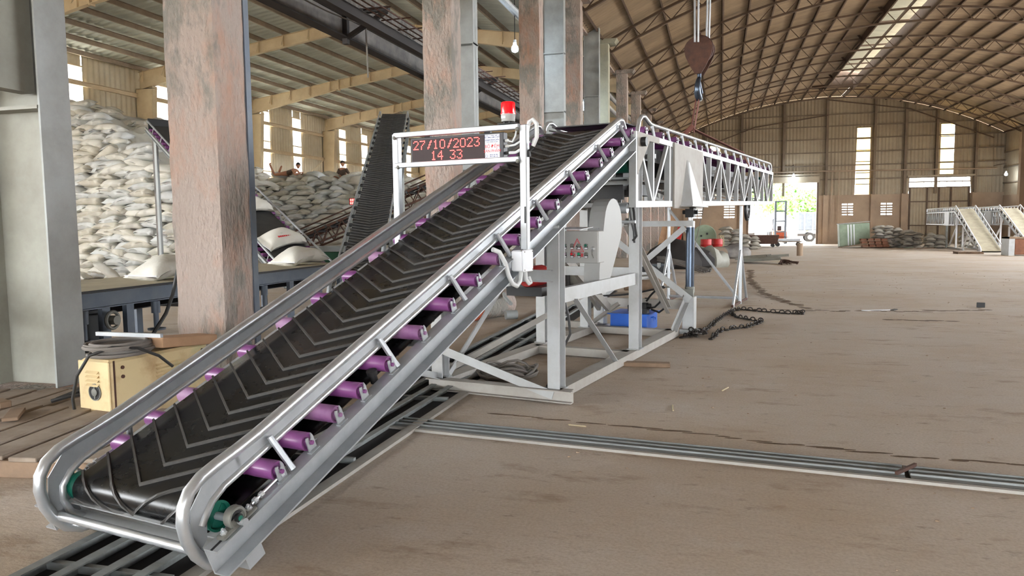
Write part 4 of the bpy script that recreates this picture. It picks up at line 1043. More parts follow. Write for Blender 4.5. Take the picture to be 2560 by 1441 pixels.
UV().cyl(HV(0, 0, 4.05), HV(0, 0, 3.92), .035, 10).tube([HV(0, 0, 3.94), HV(.0, -.06, 3.9), HV(0, -.13, 3.8), HV(0, -.12, 3.68), HV(0, -.04, 3.6), HV(0, .06, 3.6), HV(0, .13, 3.66), HV(0, .16, 3.76)], [.035, .04, .05, .06, .06, .05, .04, .02], 10).bar(HV(0, 0, 3.9), HV(.02, .14, 3.7), .03, .03).build('hook', 'jack', hk, True)
sl = thing('lifting_sling', 'reddish brown webbing sling running from the crane hook to the boom', 'sling', M_UV @ Vector((-3.03, 13.0, 3.0)))
s_ = UV()
for dv in (-.03, .02): s_.bar(HV(dv, -.02, 3.66), HV(dv-.04, -.28, 3.0), .07, .012, (1, 0, 0))
s_.build('vertical_strap', 'sling', sl)
UV().bar(HV(-.04, -.3, 3.05), HV(.52, 1.3, 2.74), .07, .014, (0, 0, 1)).bar(HV(.52, 1.3, 2.74), HV(.62, 1.36, 2.5), .07, .014, (1, 0, 0)).bar(HV(-.04, -.28, 3.05), HV(-.56, -.9, 2.75), .07, .014).bar(HV(-.04, -.3, 3.1), HV(-.15, -.42, 2.95), .09, .05).build('spread_strap', 'sling', sl)
# ================================================================== FLOOR ITEMS
def link_chain(name, label, pts, r, mtl, seed):
    rnd = random.Random(seed); mb = MB()
    P = [Vector(p) for p in pts]; d = 0; flip = 0
    step = r*2.9
    for a, b in zip(P, P[1:]):
        L_ = (b-a).length; t = 0
        while t < L_:
            c = a.lerp(b, t/L_); dr = (b-a).normalized(); sd = Vector((-dr.y, dr.x, 0))
            up = Vector((0, 0, 1)) if flip % 2 == 0 else sd
            side = sd if flip % 2 == 0 else Vector((0, 0, 1))
            c = c+Vector((rnd.uniform(-1, 1), rnd.uniform(-1, 1), 0))*r*.5+Vector((0, 0, r*.45+(r*.7 if flip % 2 else 0)))
            mb.tube([c+dr*(r*1.7*math.cos(k*math.pi/4))+side*(r*math.sin(k*math.pi/4)) for k in range(8)], r*.38, 5, closed=True)
            flip += 1; t += step
    o = mb.build(name, mtl, loc=P[0]); return tag(o, label, 'chain', 'chains left on the floor')
link_chain('iron_chain', 'dark iron chain snaking from the jack socket out across the floor', [(-.45, 9.87, 0), (-.3, 10.2, 0), (-.19, 10.5, 0), (-.1, 11.1, 0), (-.04, 11.6, 0), (.08, 12.3, 0), (.2, 12.9, 0), (.34, 13.24, 0), (.5, 13.1, 0), (.65, 13.0, 0), (1.0, 12.78, 0), (1.27, 12.72, 0), (1.3, 12.9, 0), (1.15, 12.8, 0)], .026, 'chain', 3)
link_chain('iron_chain', 'short dark iron chain bending round in front of the longer one', [(-.1, 9.8, 0), (-.05, 10.1, 0), (.02, 10.55, 0), (.2, 10.8, 0), (.39, 11.02, 0), (.5, 11.3, 0), (.61, 11.7, 0), (.4, 11.9, 0), (.25, 12.15, 0), (.2, 12.6, 0)], .026, 'chain', 5)
link_chain('iron_chain', 'small heap of dark chain at the foot of the jack', [(-.42, 9.9, 0), (-.28, 9.98, .01), (-.35, 10.12, .02), (-.2, 10.05, .03), (-.3, 9.92, .05), (-.18, 10.2, .02), (-.34, 10.02, .06)], .028, 'chain', 9)
o = MB(TR(-.74, 7.85, 0, 3)).bbox(-.3, .26, -.055, .055, 0, .045, .006).build('wood_batten', 'wood', loc=(-.74, 7.85, 0)); tag(o, 'short wooden batten poking out from under the conveyor base beam', 'timber')
M['trackbar'] = mat('grimy_grey_track_steel', (142, 146, 146), .5, .3, var=(112, 112, 110), vscale=3, stretch=(.4, 3, 1))
# recessed track along the hall
t1 = thing('floor_track', 'open steel track of parallel bars in the floor running under the conveyor', 'track', (-2.5, 6, 0))
for x in (-2.85, -2.68, -2.51, -2.34): MB().cbeam((x, 1.2, .02), (x, 16.5, .02), .075, .05, .008, (0, 0, 1)).build('track_bar', 'trackbar', t1)
MB().box(-2.2, -2.12, 1.2, 8.6, -.01, .022).build('track_edge', 'dustsilver', t1)
MB().box(-2.9, -2.15, 1.2, 16.5, -.01, .004).build('track_bed', 'darkgirder', t1)
for y in (1.9, 2.55, 4.2, 5.9, 7.4, 9.2, 11, 13): MB().box(-2.85, -2.2, y, y+.03, .0, .04).build('track_tie', 'trackbar', t1)
T2 = Matrix.Translation((-2.34, 5.18, 0)) @ Matrix.Rotation(math.radians(-6.5), 4, 'Z')
t2 = thing('floor_track', 'steel floor track crossing the floor towards the right picture edge', 'track', T2 @ Vector((2.5, 0, 0)))
MB(T2).box(0, 12, -.15, .17, -.01, .002).build('track_bed', 'darkgirder', t2)
for i, y in enumerate((-.105, -.03, .045)):
    for a, b in ((0, 3.42), (3.45, 7.5), (7.53, 12)):
        MB(T2).box(a, b, y, y+.06, 0, .014).box(a, b, y+.05, y+.06, .014, .026).build('track_bar', 'trackbar', t2)
MB(T2).box(0, 12, -.16, -.125, -.01, .018).build('track_edge', 'dustsilver', t2)
MB(T2 @ TR(3.43, -.02, .03, 60)).box(-.12, .12, -.008, .008, 0, .02).build('wedge_stick', 'rust', t2)
mb = MB(); rd = random.Random(31)
def dirt(pts, w):
    for (x0, y0), (x1, y1) in zip(pts, pts[1:]):
        n = max(2, int(math.hypot(x1-x0, y1-y0)/.12))
        for i in range(n):
            t = i/n; s = rd.uniform(.3, 1)*w
            mb.ball((x0+(x1-x0)*t+rd.gauss(0, .03), y0+(y1-y0)*t+rd.gauss(0, w*.7), .0), 1, 6, 3, (.09*rd.uniform(.6, 1.6), s, .006))
dirt([(.3, 13.35), (1.2, 13.3), (2.2, 13.4), (3.2, 13.5), (4.3, 13.9)], .07); dirt([(2.4, 12.3), (3.4, 12.2)], .07); dirt([(-1.7, 5.62), (-.5, 5.45), (.9, 5.2), (1.9, 5.12)], .018); dirt([(.9, 24), (.75, 20), (.85, 16.5), (1.2, 14.6), (1.5, 13.4)], .05)
M['dirt'] = mat('brown_dirt', (104, 86, 68), .95, 0, var=(80, 66, 54), vscale=6)
o = stuff(mb.build('dirt_streak', 'dirt', loc=(.3, 13.3, 0))); o['label'] = 'brown dirt lying in the cracks of the open floor'
# cable coil under the frame
mb = MB(); rnd = random.Random(4)
for i in range(11):
    a0 = rnd.uniform(0, 6); R_ = .2+.09*rnd.random(); cx, cy = -2.0+rnd.uniform(-.05, .05), 7.02+rnd.uniform(-.05, .05)
    mb.tube([(cx+R_*1.05*math.cos(a0+t*.42), cy+R_*.95*math.sin(a0+t*.42), .02+.011*i*(.6+.4*math.sin(t+a0))) for t in range(15)], .013, 6, closed=True)
o = mb.build('cable_coil', 'greycable', smooth=True, loc=(-2.0, 7.02, 0)); tag(o, 'grey cable coiled loosely on the floor inside the conveyor base', 'cable')
o = UV().tube([(-2.5, 5.95, .86), (-2.46, 5.96, .7), (-2.44, 5.95, .55), (-2.5, 5.9, .4), (-2.55, 5.9, .28), (-2.62, 5.95, .15), (-2.72, 6.05, .02)], .012, 7).build('power_cable', 'cable', smooth=True, loc=M_UV @ Vector((-2.55, 5.9, 0))); tag(o, 'black power cable hanging down the front post to the floor', 'cable')
# old drum lying behind
dp = thing('old_pipe_drum', 'old concrete-crusted pipe drum with orange end cap lying on the floor under the incline', 'drum', (-3.5, 11.6, 0))
MB().lathe([(.19, 0), (.2, .02), (.2, .85), (.19, .87)], (-3.62, 10.95, .21), (.35, 1, 0), 20).build('drum_body', 'concrete', dp, True)
MB().lathe([(.185, -.012), (.195, 0), (.195, .015)], (-3.62, 10.95, .21), (.35, 1, 0), 20).build('end_cap', 'orange', dp, True)
MB().cyl((-3.15, 11.05, .1), (-3.0, 11.15, .1), .07, 12).tube([(-3.3, 11.5, .38), (-3.2, 11.2, .36), (-3.05, 11.0, .28)], .03, 8).build('stub_pipe', 'steelgrey', dp, True)
# welding machine
WT = TR(-4.522, 4.576, 0, -8)
wm = thing('welding_machine', 'yellowed old welding machine box with round fan hole, behind the incline at left', 'machine', (-4.522, 4.576, 0))
MB(WT).bbox(-.17, .17, 0, .95, .0, .515, .02).build('casing', 'yellow', wm)
MB(WT).bbox(-.165, .165, -.012, .0, .01, .505, .006).build('front_panel', 'yellow', wm)
MB(WT).lathe([(.065, .0), (.065, .008), (.058, .008), (.055, -.01)], (.01, -.012, .27), (0, -1, 0), 22).build('fan_ring', 'cast', wm, True)
MB(WT).lathe([(.056, .002), (.056, .004)], (.01, -.012, .27), (0, -1, 0), 22).build('fan_hole', 'dark', wm)
MB(WT).lathe([(.03, .004), (.03, .012), (.024, .016)], (.01, -.012, .27), (0, -1, 0), 16).bar((.01, -.018, .22), (.01, -.018, .32), .012, .006).build('fan_hub', 'cast', wm, True)
for i in range(4): MB(WT).poly([(-.07, -.014, .43-i*.032), (.06, -.014, .43-i*.032), (.06, -.032, .415-i*.032), (-.07, -.032, .415-i*.032)], (0, 0, -1), .004).build('louver', 'yellow', wm)
for i in range(6): MB(WT).poly([(.172, .4, .42-i*.03), (.172, .66, .42-i*.03), (.188, .66, .408-i*.03), (.188, .4, .408-i*.03)], (0, 0, -1), .004).build('louver', 'yellow', wm)
MB(WT).box(.171, .174, .02, .035, .02, .51).build('panel_seam', 'rust', wm)
for y, z in ((.1, .45), (.88, .46), (.1, .38)): MB(WT).cyl((.17, y, z), (.179, y, z), .014, 12).build('screw', 'rust', wm)
cb = MB(WT).tube([(-.15, -.06, .03), (-.15, -.08, .22), (-.09, -.08, .40), (.0, -.04, .55), (.1, .08, .6), (.2, .22, .58), (.26, .36, .5), (.29, .46, .4)], .012, 8).build('black_cable', 'cable', smooth=True, loc=WT @ Vector((-.25, -.1, .03))); tag(cb, 'black cable arching over the front of the welding machine', 'cable')
mb = MB(WT); rnd = random.Random(12)
for i in range(9):
    a0 = rnd.uniform(0, 6); R_ = .15+.05*rnd.random(); cx, cy = -.04+rnd.uniform(-.04, .04), .28+rnd.uniform(-.05, .05)
    mb.tube([(cx+R_*1.1*math.cos(a0+t*.42), cy+R_*1.25*math.sin(a0+t*.42), .53+.01*i) for t in range(15)], .014, 6, closed=True)
o = mb.build('cable_coil', 'greycable', smooth=True, loc=WT @ Vector((0, .3, .5))); tag(o, 'dusty cable coiled on top of the welding machine', 'cable')
o = MB(WT).bar((-.34, .3, .655), (.3, .36, .66), .03, .03).build('flat_bar', 'galv', loc=WT @ Vector((-.1, .33, .63))); tag(o, 'galvanised bar laid across the cable coil on the welding machine', 'bar')
o = MB(WT @ Matrix.Rotation(math.radians(-5), 4, 'X')).bbox(-.02, .2, .4, .98, .58, .66, .006).build('cardboard_box', 'card', loc=WT @ Vector((.1, .85, .55))); tag(o, 'flat brown cardboard carton resting on the welding machine', 'carton')
# pallets of planks at lower left
def pallet(name, label, x, y, rz, w, l, npl, h, seed, mtl='palewood'):
    T = TR(x, y, 0, rz); r = random.Random(seed)
    p = thing(name, label, 'pallet', (x, y, 0), 'plank pallets on the floor at left')
    for yy in (.06, l/2, l-.06): MB(T).bbox(0, w, yy-.045, yy+.045, 0, h-.03, .006).build('stringer', 'wood', p)
    pw = w/npl
    for i in range(npl):
        a = i*pw; jz = r.uniform(-.004, .006); cut = r.uniform(0, .05)
        MB(T).bbox(a+.015, a+pw-.02-r.uniform(0, .02), -.02+cut, l+r.uniform(-.03, .04), h-.028+jz, h+jz, .004).build('plank', mtl, p)
    return p
pallet('wooden_pallet', 'dusty plank pallet at the lower left beside the tail of the incline', -5.3, 3.28, 9, 1.9, 1.25, 8, .135, 1)
pallet('wooden_pallet', 'dusty plank pallet under and beside the welding machine', -6.35, 4.3, 9, 1.55, .78, 6, .1, 2)
o = MB(TR(-4.86, 4.15, .14, 40)).bbox(-.05, .05, -.03, .3, 0, .025, .004).build('loose_board', 'wood', loc=(-4.86, 4.15, .14)); tag(o, 'small loose board lying on the plank pallet', 'timber')
o = MB(TR(-5.35, 4.5, .13, 70)).bbox(-.04, .04, -.08, .08, 0, .05, .004).build('wood_block', 'wood', loc=(-5.35, 4.5, .13)); tag(o, 'wooden block with a nail on the pallet near the grey hose', 'timber')
o = MB().tube([(-7.0, 4.3, .05), (-6.1, 4.42, .05), (-5.45, 4.6, .06)], .045, 12).build('corrugated_hose', 'steelgrey', smooth=True, loc=(-6, 4.4, 0)); tag(o, 'grey ribbed hose lying along the floor at the left edge', 'hose')
o = MB().tube([(-5.05, 4.72, .15), (-4.95, 4.85, .2), (-4.85, 4.82, .16), (-4.8, 4.95, .2), (-4.78, 5.05, .18)], .018, 8).tube([(-5.08, 4.7, .14), (-4.98, 4.76, .17), (-4.9, 4.92, .17), (-4.8, 4.98, .16)], .016, 8).build('cable_bundle', 'cable', smooth=True, loc=(-4.9, 4.85, .12)); tag(o, 'short bundle of dark cable dropped on the boards behind the pallet', 'cable')
# ================================================================== FLAT SORTING CONVEYOR ALONG THE COLUMNS
so = thing('flat_conveyor', 'level tan belt conveyor with dark blue steel frame running behind the columns', 'conveyor', (-7.1, 8, 0))
Y0, Y1 = 4.2, 12.3
MB().cbeam((-6.42, Y0, .73), (-6.42, Y1, .73), .17, .07, .01, (0, 0, 1), 1).build('side_beam', 'bluesteel', so)
MB().cbeam((-7.98, Y0, .73), (-7.98, Y1, .73), .17, .07, .01, (0, 0, 1), -1).build('side_beam', 'bluesteel', so)
MB().bbox(-7.93, -6.44, Y0, Y1, .79, .83, .01).build('belt', 'beltcream', so)
MB().bbox(-6.46, -6.42, Y0, Y1, .80, .835, .004).build('wear_strip', 'dark', so)
for y in (5.35, 6.0, 6.7, 7.05, 8.9, 10.4, 12.0):
    for x in (-6.42, -7.95): MB().cbeam((x, y, 0), (x, y, .66), .11, .06, .009, (0, 1, 0), 1).build('leg', 'bluesteel', so)
for y in (6.35, 7.4, 9.6, 11.2): MB().lathe([(.1, .3), (.1, .32), (.03, .33), (.03, .5), (.05, .5), (.05, .64)], (-6.38, y, 0), (0, 0, 1), 14).build('levelling_foot', 'bluesteel', so, True)
MB().torus((-6.36, 6.72, .5), .09, .02, (1, 0, 0), 18, 7).cyl((-6.45, 6.72, .5), (-6.3, 6.72, .5), .05, 14).build('bearing', 'cast', so, True)
MB().cyl((-7.9, 5.6, .45), (-6.5, 5.6, .45), .07, 14).cyl((-7.9, 9.0, .45), (-6.5, 9.0, .45), .07, 14).box(-7.9, -6.5, 4.3, 12, .56, .57).build('return_roller', 'dark', so)
MB().box(-7.6, -6.6, 5.9, 6.9, .15, .6).build('drive_cover', 'dark', so)
o = MB().tube([(-6.1, 7.5, 1.1), (-6.2, 7.55, .9), (-6.22, 7.5, .7), (-6.2, 7.35, .5), (-6.25, 7.1, .2), (-6.3, 7.0, .03)], .022, 8).build('hanging_cable', 'cable', smooth=True, loc=(-6.2, 7.3, 0)); tag(o, 'black cable hanging down from the first concrete column past the flat conveyor', 'cable')
# ================================================================== SACKS
def sack_mesh(name, L, Wd, H, seed, mtl, nx=10, ny=7):
    r = random.Random(seed); mb = MB()
    ph = [r.uniform(0, 6) for _ in range(6)]
    def P(i, j, s):
        u, v = -1+2*i/nx, -1+2*j/ny
        e = max(0, 1-abs(u)**3.2)*max(0, 1-abs(v)**2.6)
        ear = 1-.10*(1-abs(v)**2)*abs(u)**6-.0
        z = s*H/2*e**.5*(1+.14*math.sin(3*u+ph[0])*math.cos(2*v+ph[1]))
        z += .02*math.sin(4*u+ph[2])*math.cos(3*v+ph[3]) if s > 0 else 0
        droop = -H*.28*(abs(u)**3)
        return (u*L/2*ear, v*Wd/2*(1-.06*(1-abs(u)**4)+.05*abs(u)**4), z+droop+.03*math.sin(2*u+ph[4]))
    for s in (1, -1):
        for i in range(nx+1):
            for j in range(ny+1): mb.v.append(P(i, j, s))
    n = (nx+1)*(ny+1)
    for i in range(nx):
        for j in range(ny):
            a = i*(ny+1)+j; q = (a, a+ny+1, a+ny+2, a+1)
            mb.f.append(q); mb.f.append(tuple(n+x for x in reversed(q)))
    mb.f += [tuple([k*(ny+1), k*(ny+1)]) for k in ()]
    me = mb.mesh(name, mtl, False)
    import bmesh
    b = bmesh.new(); b.from_mesh(me); bmesh.ops.remove_doubles(b, verts=b.verts, dist=.004); bmesh.ops.recalc_face_normals(b, faces=b.faces); b.to_mesh(me); b.free()
    me.polygons.foreach_set('use_smooth', [True]*len(me.polygons))
    return me
M['sack_b'] = mat('bluish_white_sack', (216, 217, 216), .75, 0, var=(202, 202, 198), vscale=2.0, bump=.006, bscale=16)
M['sack_c'] = mat('cream_white_sack', (220, 215, 204), .78, 0, var=(204, 198, 184), vscale=2.0, bump=.006, bscale=16)
SK = [sack_mesh('sack', .95, .56, .25, 10+i, ['sack', 'sack_b', 'sack_c', 'sack', 'sack_b'][i]) for i in range(5)]
SG = [sack_mesh('grey_sack', .95, .6, .22, 30+i, 'sack_grey', 8, 5) for i in range(3)]
rs = random.Random(21)
def interp(tab, x):
    for (a, b), (c, d) in zip(tab, tab[1:]):
        if a <= x <= c: return b+(d-b)*(x-a)/(c-a)
    return tab[0][1] if x < tab[0][0] else tab[-1][1]
HL = [(-24, 6.2), (-20.6, 5.7), (-20, 5.4), (-18.8, 4.7), (-17.9, 4.3), (-16.9, 3.75), (-15.2, 3.1)]
HC = [(-21, 3.75), (-18.9, 3.95), (-17, 4.0), (-15, 3.85), (-13, 3.4), (-11.5, 3.2)]
def faceL(z): return 19.0+max(0, z-3.2)*.75
def faceC(z): return 30.0+max(0, z-2.6)*.8
def sack_inst(mesh, x, y, z, yaw, rx, ry, label, group, name='sack', flat=1):
    o = link(name, mesh); o.matrix_basis = Matrix.Translation((x, y, z)) @ Matrix.Rotation(yaw, 4, 'Z') @ Matrix.Rotation(rx, 4, 'X') @ Matrix.Rotation(ry, 4, 'Y')
    s = rs.uniform(.92, 1.08); o.scale = (s, s, s*flat)
    return tag(o, label, 'sack', group)
def nth(n):
    return '%d%s' % (n, 'th' if 10 < n % 100 < 14 else {1: 'st', 2: 'nd', 3: 'rd'}.get(n % 10, 'th'))
def pile(x0, x1, dx, dz, H, face, label, group, z0, messy, limit):
    k = 0; z = z0; n = 0
    where = label
    while z < 6:
        x = x0+(.4*dx if k % 2 else 0)+rs.uniform(-.1, .1); row = []
        while x < x1:
            if z < interp(H, x)+rs.uniform(-.12, .08) and n < limit:
                end_on = rs.random() < .22
                yaw = (math.pi/2 if end_on else 0)+rs.gauss(0, .12+messy*max(0, (z-2.2))*.25)+(math.pi if rs.random() < .5 else 0)
                t = rs.gauss(0, .08+messy*max(0, z-2.2)*.12)
                row.append(sack_inst(rs.choice(SK), x, face(z)+(.2 if not end_on else .38)+rs.uniform(-.1, .06), z+.1+rs.uniform(-.02, .02)+fz(face(z)), yaw, rs.gauss(0, .07)+(-.15 if z > 2.8 else -.05), t, label, group)); n += 1
                x += (dx*.72 if end_on else dx)*rs.uniform(.9, 1.06)
            else: x += dx*.5
        for q, o in enumerate(reversed(row)): o['label'] = 'white sack, %s from right, %s row up, in %s' % (nth(q+1), nth(k+1), where)
        z += dz*rs.uniform(.95, 1.05); k += 1
    return n
n1 = pile(-20.8, -15.3, .82, .185, HL, faceL, 'the tall left stack', 'sacks in the tall left stack', 0.02, .25, 190)
n1 += pile(-23.6, -21.2, .9, .3, HL, faceL, 'the stack left of the steel column', 'sacks in the tall left stack', 1.2, .2, 24)
n2 = pile(-20.9, -11.6, .86, .215, HC, faceC, 'the tumbled middle pile', 'sacks in the tumbled middle pile', .9, .8, 165)
def core(name, H, face, x0, x1, back, lump):
    mb = MB(); nx, nz = 40, 26; r = random.Random(5)
    for i in range(nx+1):
        x = x0+(x1-x0)*i/nx; h = interp(H, x)-.1
        for j in range(nz+1):
            t = j/nz
            if t < .6: z = h*t/.6; y = face(z)+.33
            else: z = h; y = face(h)+.33+(t-.6)/.4*back
            mb.v.append((x+r.uniform(-.06, .06), y+r.uniform(-lump, lump), z+r.uniform(-lump, lump)+fz(y)))
    for i in range(nx):
        for j in range(nz): a = i*(nz+1)+j; mb.f.append((a, a+nz+1, a+nz+2, a+1))
    o = mb.build('sack_heap', 'sack', smooth=True, loc=((x0+x1)/2, face(0), 0)); return stuff(o)
o = core('a', HL, faceL, -25.0, -15.0, 5, .07); o['label'] = 'hidden inner sacks of the tall left stack'
o = core('b', HC, faceC, -25.0, -11.2, 7, .07); o['label'] = 'hidden inner sacks of the tumbled middle pile'
# lower, further heap between the sign column and the steep belt, and loose sacks on top of the piles
mb = MB(); r = random.Random(8)
def add_sack(mb, me, T):
    mb.T = T; mb.add([v.co for v in me.vertices], [tuple(p.vertices) for p in me.polygons]); mb.T = I4
for k in range(70):
    x = r.uniform(-15.5, -9.5); z = r.uniform(.2, 3.0)
    add_sack(mb, r.choice(SK), Matrix.Translation((x, 38.5+.5*z, z+fz(39))) @ Matrix.Rotation(r.uniform(-.5, .5), 4, 'Z') @ Matrix.Rotation(r.gauss(0, .2), 4, 'Y'))
for k in range(46):
    x = r.uniform(-20.5, -12); 
    add_sack(mb, r.choice(SK), Matrix.Translation((x, 31.6+r.uniform(0, 3), interp(HC, x)+.05+fz(31))) @ Matrix.Rotation(r.uniform(-1.6, 1.6), 4, 'Z') @ Matrix.Rotation(r.gauss(0, .3), 4, 'Y'))
for k in range(30):
    x = r.uniform(-23.5, -15.5)
    add_sack(mb, r.choice(SK), Matrix.Translation((x, 21.3+r.uniform(0, 3), interp(HL, x)+fz(21))) @ Matrix.Rotation(r.uniform(-1.6, 1.6), 4, 'Z') @ Matrix.Rotation(r.gauss(0, .25), 4, 'Y'))
o = stuff(mb.build('sack_heap', 'sack_c', smooth=True, loc=(-12, 38, 0))); o['label'] = 'loose heaped sacks on top of and behind the piles'
o = stuff(MB().add([], []).box(-16.2, -9.2, 38.9, 39.5, -.4, 2.6).build('sack_heap', 'sack_c', loc=(-12.5, 39.2, 0))); o['label'] = 'inner sacks of the far heap'
# slumped sacks at the foot of the stack, sacks riding the belts
def printed(o, lab):
    return o
for x, y, z, yaw, rx, ry, lab in ((-17.4, 18.3, .25, .9, .1, .7, 'white sack slumped upright against the foot of the tall stack'),
                                  (-18.4, 18.0, .08, .3, 0, 0, 'flat white sack with green print at the foot of the tall stack'),
                                  (-16.3, 18.4, .2, -.5, 0, .4, 'white sack sagging on the floor right of the slumped one')):
    o = sack_inst(SK[0], x, y, z, yaw, rx, ry, lab, None)
big = sack_mesh('sack', .95, .56, .26, 77, 'sack', 14, 10)
def belt_sack(T, lab):
    t = thing('sack', lab, 'sack', T.translation)
    inst('sack_body', big, t, T)
    for s in (1, -1): inst('end_seam', seam_me, t, T @ Matrix.Translation((s*.468, 0, 0)))
    return t
sm = MB()
sm.bar((0, -.27, -.075), (0, .27, -.075), .012, .012)
seam_me = sm.mesh('end_seam', 'white')
belt_sack(TR(-6.95, 8.35, .97, 84), 'plump white sack lying on the tan flat belt, half hidden by the first concrete column')
belt_sack(TR(-6.95, 5.75, .96, 88), 'white sack on the flat belt peeping out right of the steel column')
belt_sack(TR(-6.95, 4.4, .96, 90), 'white sack on the flat belt at the left picture edge')
belt_sack(TR(-7.0, 11.6, .97, 84), 'white sack on the far end of the flat belt, just above the incline rail')
# ================================================================== OTHER BELT CONVEYORS IN THE LEFT HALL
def frame_from(p, d, c):
    # y along d, x along c, z normal
    d = Vector(d).normalized(); c = Vector(c); c = (c-d*c.dot(d)).normalized(); n = c.cross(d)
    if n.z < 0: c = -c; n = -n
    m = Matrix((c, d, n)).transposed().to_4x4(); m.translation = Vector(p); return m
# purple roller feeder belt
TA = frame_from((-8.05, 12.76, .70), (-.76, .49, .42), (.54, .84, 0)); WA = .88
fb = thing('feeder_conveyor', 'black feeder belt with purple side rollers climbing left from the flat conveyor', 'conveyor', (-8.5, 13, 0))
MB(TA).box(0, WA, -.5, 8.2, -.02, 0).build('belt', 'rubber_dull', fb)
MB(TA).box(0, WA, -.5, 8.2, -.2, -.18).build('return_belt', 'rubber_dull', fb)
for x, k in ((-.12, -1), (WA+.12, 1)):
    MB(TA).tube([(x, -.5, .1), (x, 8.2, .1)], .022, 8).build('hand_rail', 'galv', fb, True)
    MB(TA).cbeam((x, -.5, -.12), (x, 8.2, -.12), .1, .05, .008, (0, 0, 1), k).build('side_beam', 'steelgrey', fb)
    for i in range(13): MB(TA).tube([(x, -.2+i*.66, -.08), (x, -.25+i*.66, .1)], .014, 6).build('stanchion', 'galv', fb)
fr = MB().cyl((-.12, 0, 0), (WA+.12, 0, 0), .04, 12).mesh('roller', 'purple', True)
for i in range(34): inst('roller', fr, fb, TA @ Matrix.Translation((0, -.3+i*.25, -.065)))
for y in (1.5, 4.5, 7.5):
    for x in (-.1, WA+.1):
        p = TA @ Vector((x, y, -.15)); MB().bar(p, (p.x, p.y, 0), .07, .07, (1, 0, 0)).build('leg', 'steelgrey', fb)
MB(TA).poly([(-.1, 8.0, -.25), (-.1, 8.25, .15), (WA+.1, 8.25, .15), (WA+.1, 8.0, -.25)], (0, 1, 0), .02).build('end_plate', 'dark', fb)
T_ = TA @ TR(.42, 1.05, .12, 14)
st_ = belt_sack(T_, 'white sack with green leaf print and red lettering riding the black feeder belt')
M['leafprint'] = mat('green_print', (90, 150, 84), .7); 
MB(T_).torus((0, .06, .135), .12, .008, (0, 0, 1), 20, 5, 1.0, .6).lathe([(.05, 0), (.05, .008)], (0, .06, .125), (0, 0, 1), 10).build('leaf_print', 'leafprint', st_)
pr = MB(T_)
for i in range(9): pr.box(-.2+i*.045, -.17+i*.045, -.135, -.095, .10, .121)
for i in range(3): pr.box(-.04+i*.04, -.015+i*.04, -.07, -.045, .115, .132)
pr.build('red_lettering', 'stickred', st_)
belt_sack(TA @ TR(.42, 2.75, .12, 8), 'white sack higher up on the black feeder belt beside the first concrete column')
# steep chevron stacker
TS = frame_from((-7.6, 14.5, 1.08), (-.31, .86, .4), (.94, .34, 0)); WS = .77
ss = thing('stacker_conveyor', 'steep narrow black chevron belt conveyor rising behind the LED sign post', 'conveyor', (-7.5, 14.5, 0))
MB(TS).box(0, WS, -2.0, 10.1, -.02, 0).build('belt', 'rubber_dull', ss)
mb = MB()
ck = MB().tube([(0, .16, .01), (WS/2, 0, .012), (WS, .16, .01)], .012, 4).mesh('cleat', 'cleat')
for i in range(84): inst('cleat', ck, ss, TS @ Matrix.Translation((0, -1.9+i*.142, 0)))
for x, k in ((-.06, -1), (WS+.06, 1)):
    MB(TS).tube([(x, -2, .12), (x, 9.9, .12), (x, 10.15, .06), (x, 10.2, -.1), (x, 10.1, -.22)], .022, 8).build('hand_rail', 'galv', ss, True)
    MB(TS).cbeam((x+k*.02, -2, -.13), (x+k*.02, 10, -.13), .1, .05, .008, (0, 0, 1), k).build('side_beam', 'steelgrey', ss)
    mb = MB(TS)
    for i in range(18): mb.bar((x+k*.03, -1.6+i*.65, -.15), (x+k*.03, -1.28+i*.65, -.5), .03, .03).bar((x+k*.03, -1.28+i*.65, -.5), (x+k*.03, -.95+i*.65, -.15), .03, .03)
    mb.bar((x+k*.03, -2, -.5), (x+k*.03, 10, -.5), .05, .05); mb.build('side_truss', 'steelgrey', ss)
sr = MB().cyl((-.1, 0, 0), (WS+.1, 0, 0), .04, 10).mesh('roller', 'dark', True)
for i in range(24): inst('roller', sr, ss, TS @ Matrix.Translation((0, -1.8+i*.5, -.065)))
for y in (2, 7):
    for x in (0, WS): p = TS @ Vector((x, y, -.5)); MB().bar(p, (p.x, p.y, fz(p.y)), .08, .08, (1, 0, 0)).build('leg', 'steelgrey', ss)
# dark lattice conveyor further back
lt = thing('lattice_conveyor', 'dark rusty lattice conveyor sloping up to the right in front of the sack pile', 'conveyor', (-12, 24, -.1))
P0, P1 = Vector((-15.5, 24, .6)), Vector((-8.6, 24, 3.15)); D_ = P1-P0
for dy in (-.4, .4):
    o1, o2 = P0+Vector((0, dy, 0)), P1+Vector((0, dy, 0))
    MB().bar(o1, o2, .06, .08).build('top_beam', 'rust', lt)
    MB().bar(o1-Vector((0, 0, .45)), o2-Vector((0, 0, .45)), .05, .06).build('bottom_beam', 'rust', lt)
    mb = MB()
    for i in range(14):
        a, b = o1+(o2-o1)*(i/14), o1+(o2-o1)*((i+.5)/14); c_ = o1+(o2-o1)*((i+1)/14)
        mb.bar(a, b-Vector((0, 0, .45)), .03, .03).bar(b-Vector((0, 0, .45)), c_, .03, .03)
    mb.build('lattice', 'rust', lt)
    MB().tube([o1+Vector((0, 0, .28)), o2+Vector((0, 0, .28))], .025, 6).build('hand_rail', 'rust', lt)
MB().add([P0+Vector((0, -.36, .06)), P0+Vector((0, .36, .06)), P1+Vector((0, .36, .06)), P1+Vector((0, -.36, .06))], [(0, 1, 2, 3)]).build('belt', 'rubber_dull', lt)
lr = MB().cyl((0, -.45, 0), (0, .45, 0), .045, 8).mesh('roller', 'dark', True)
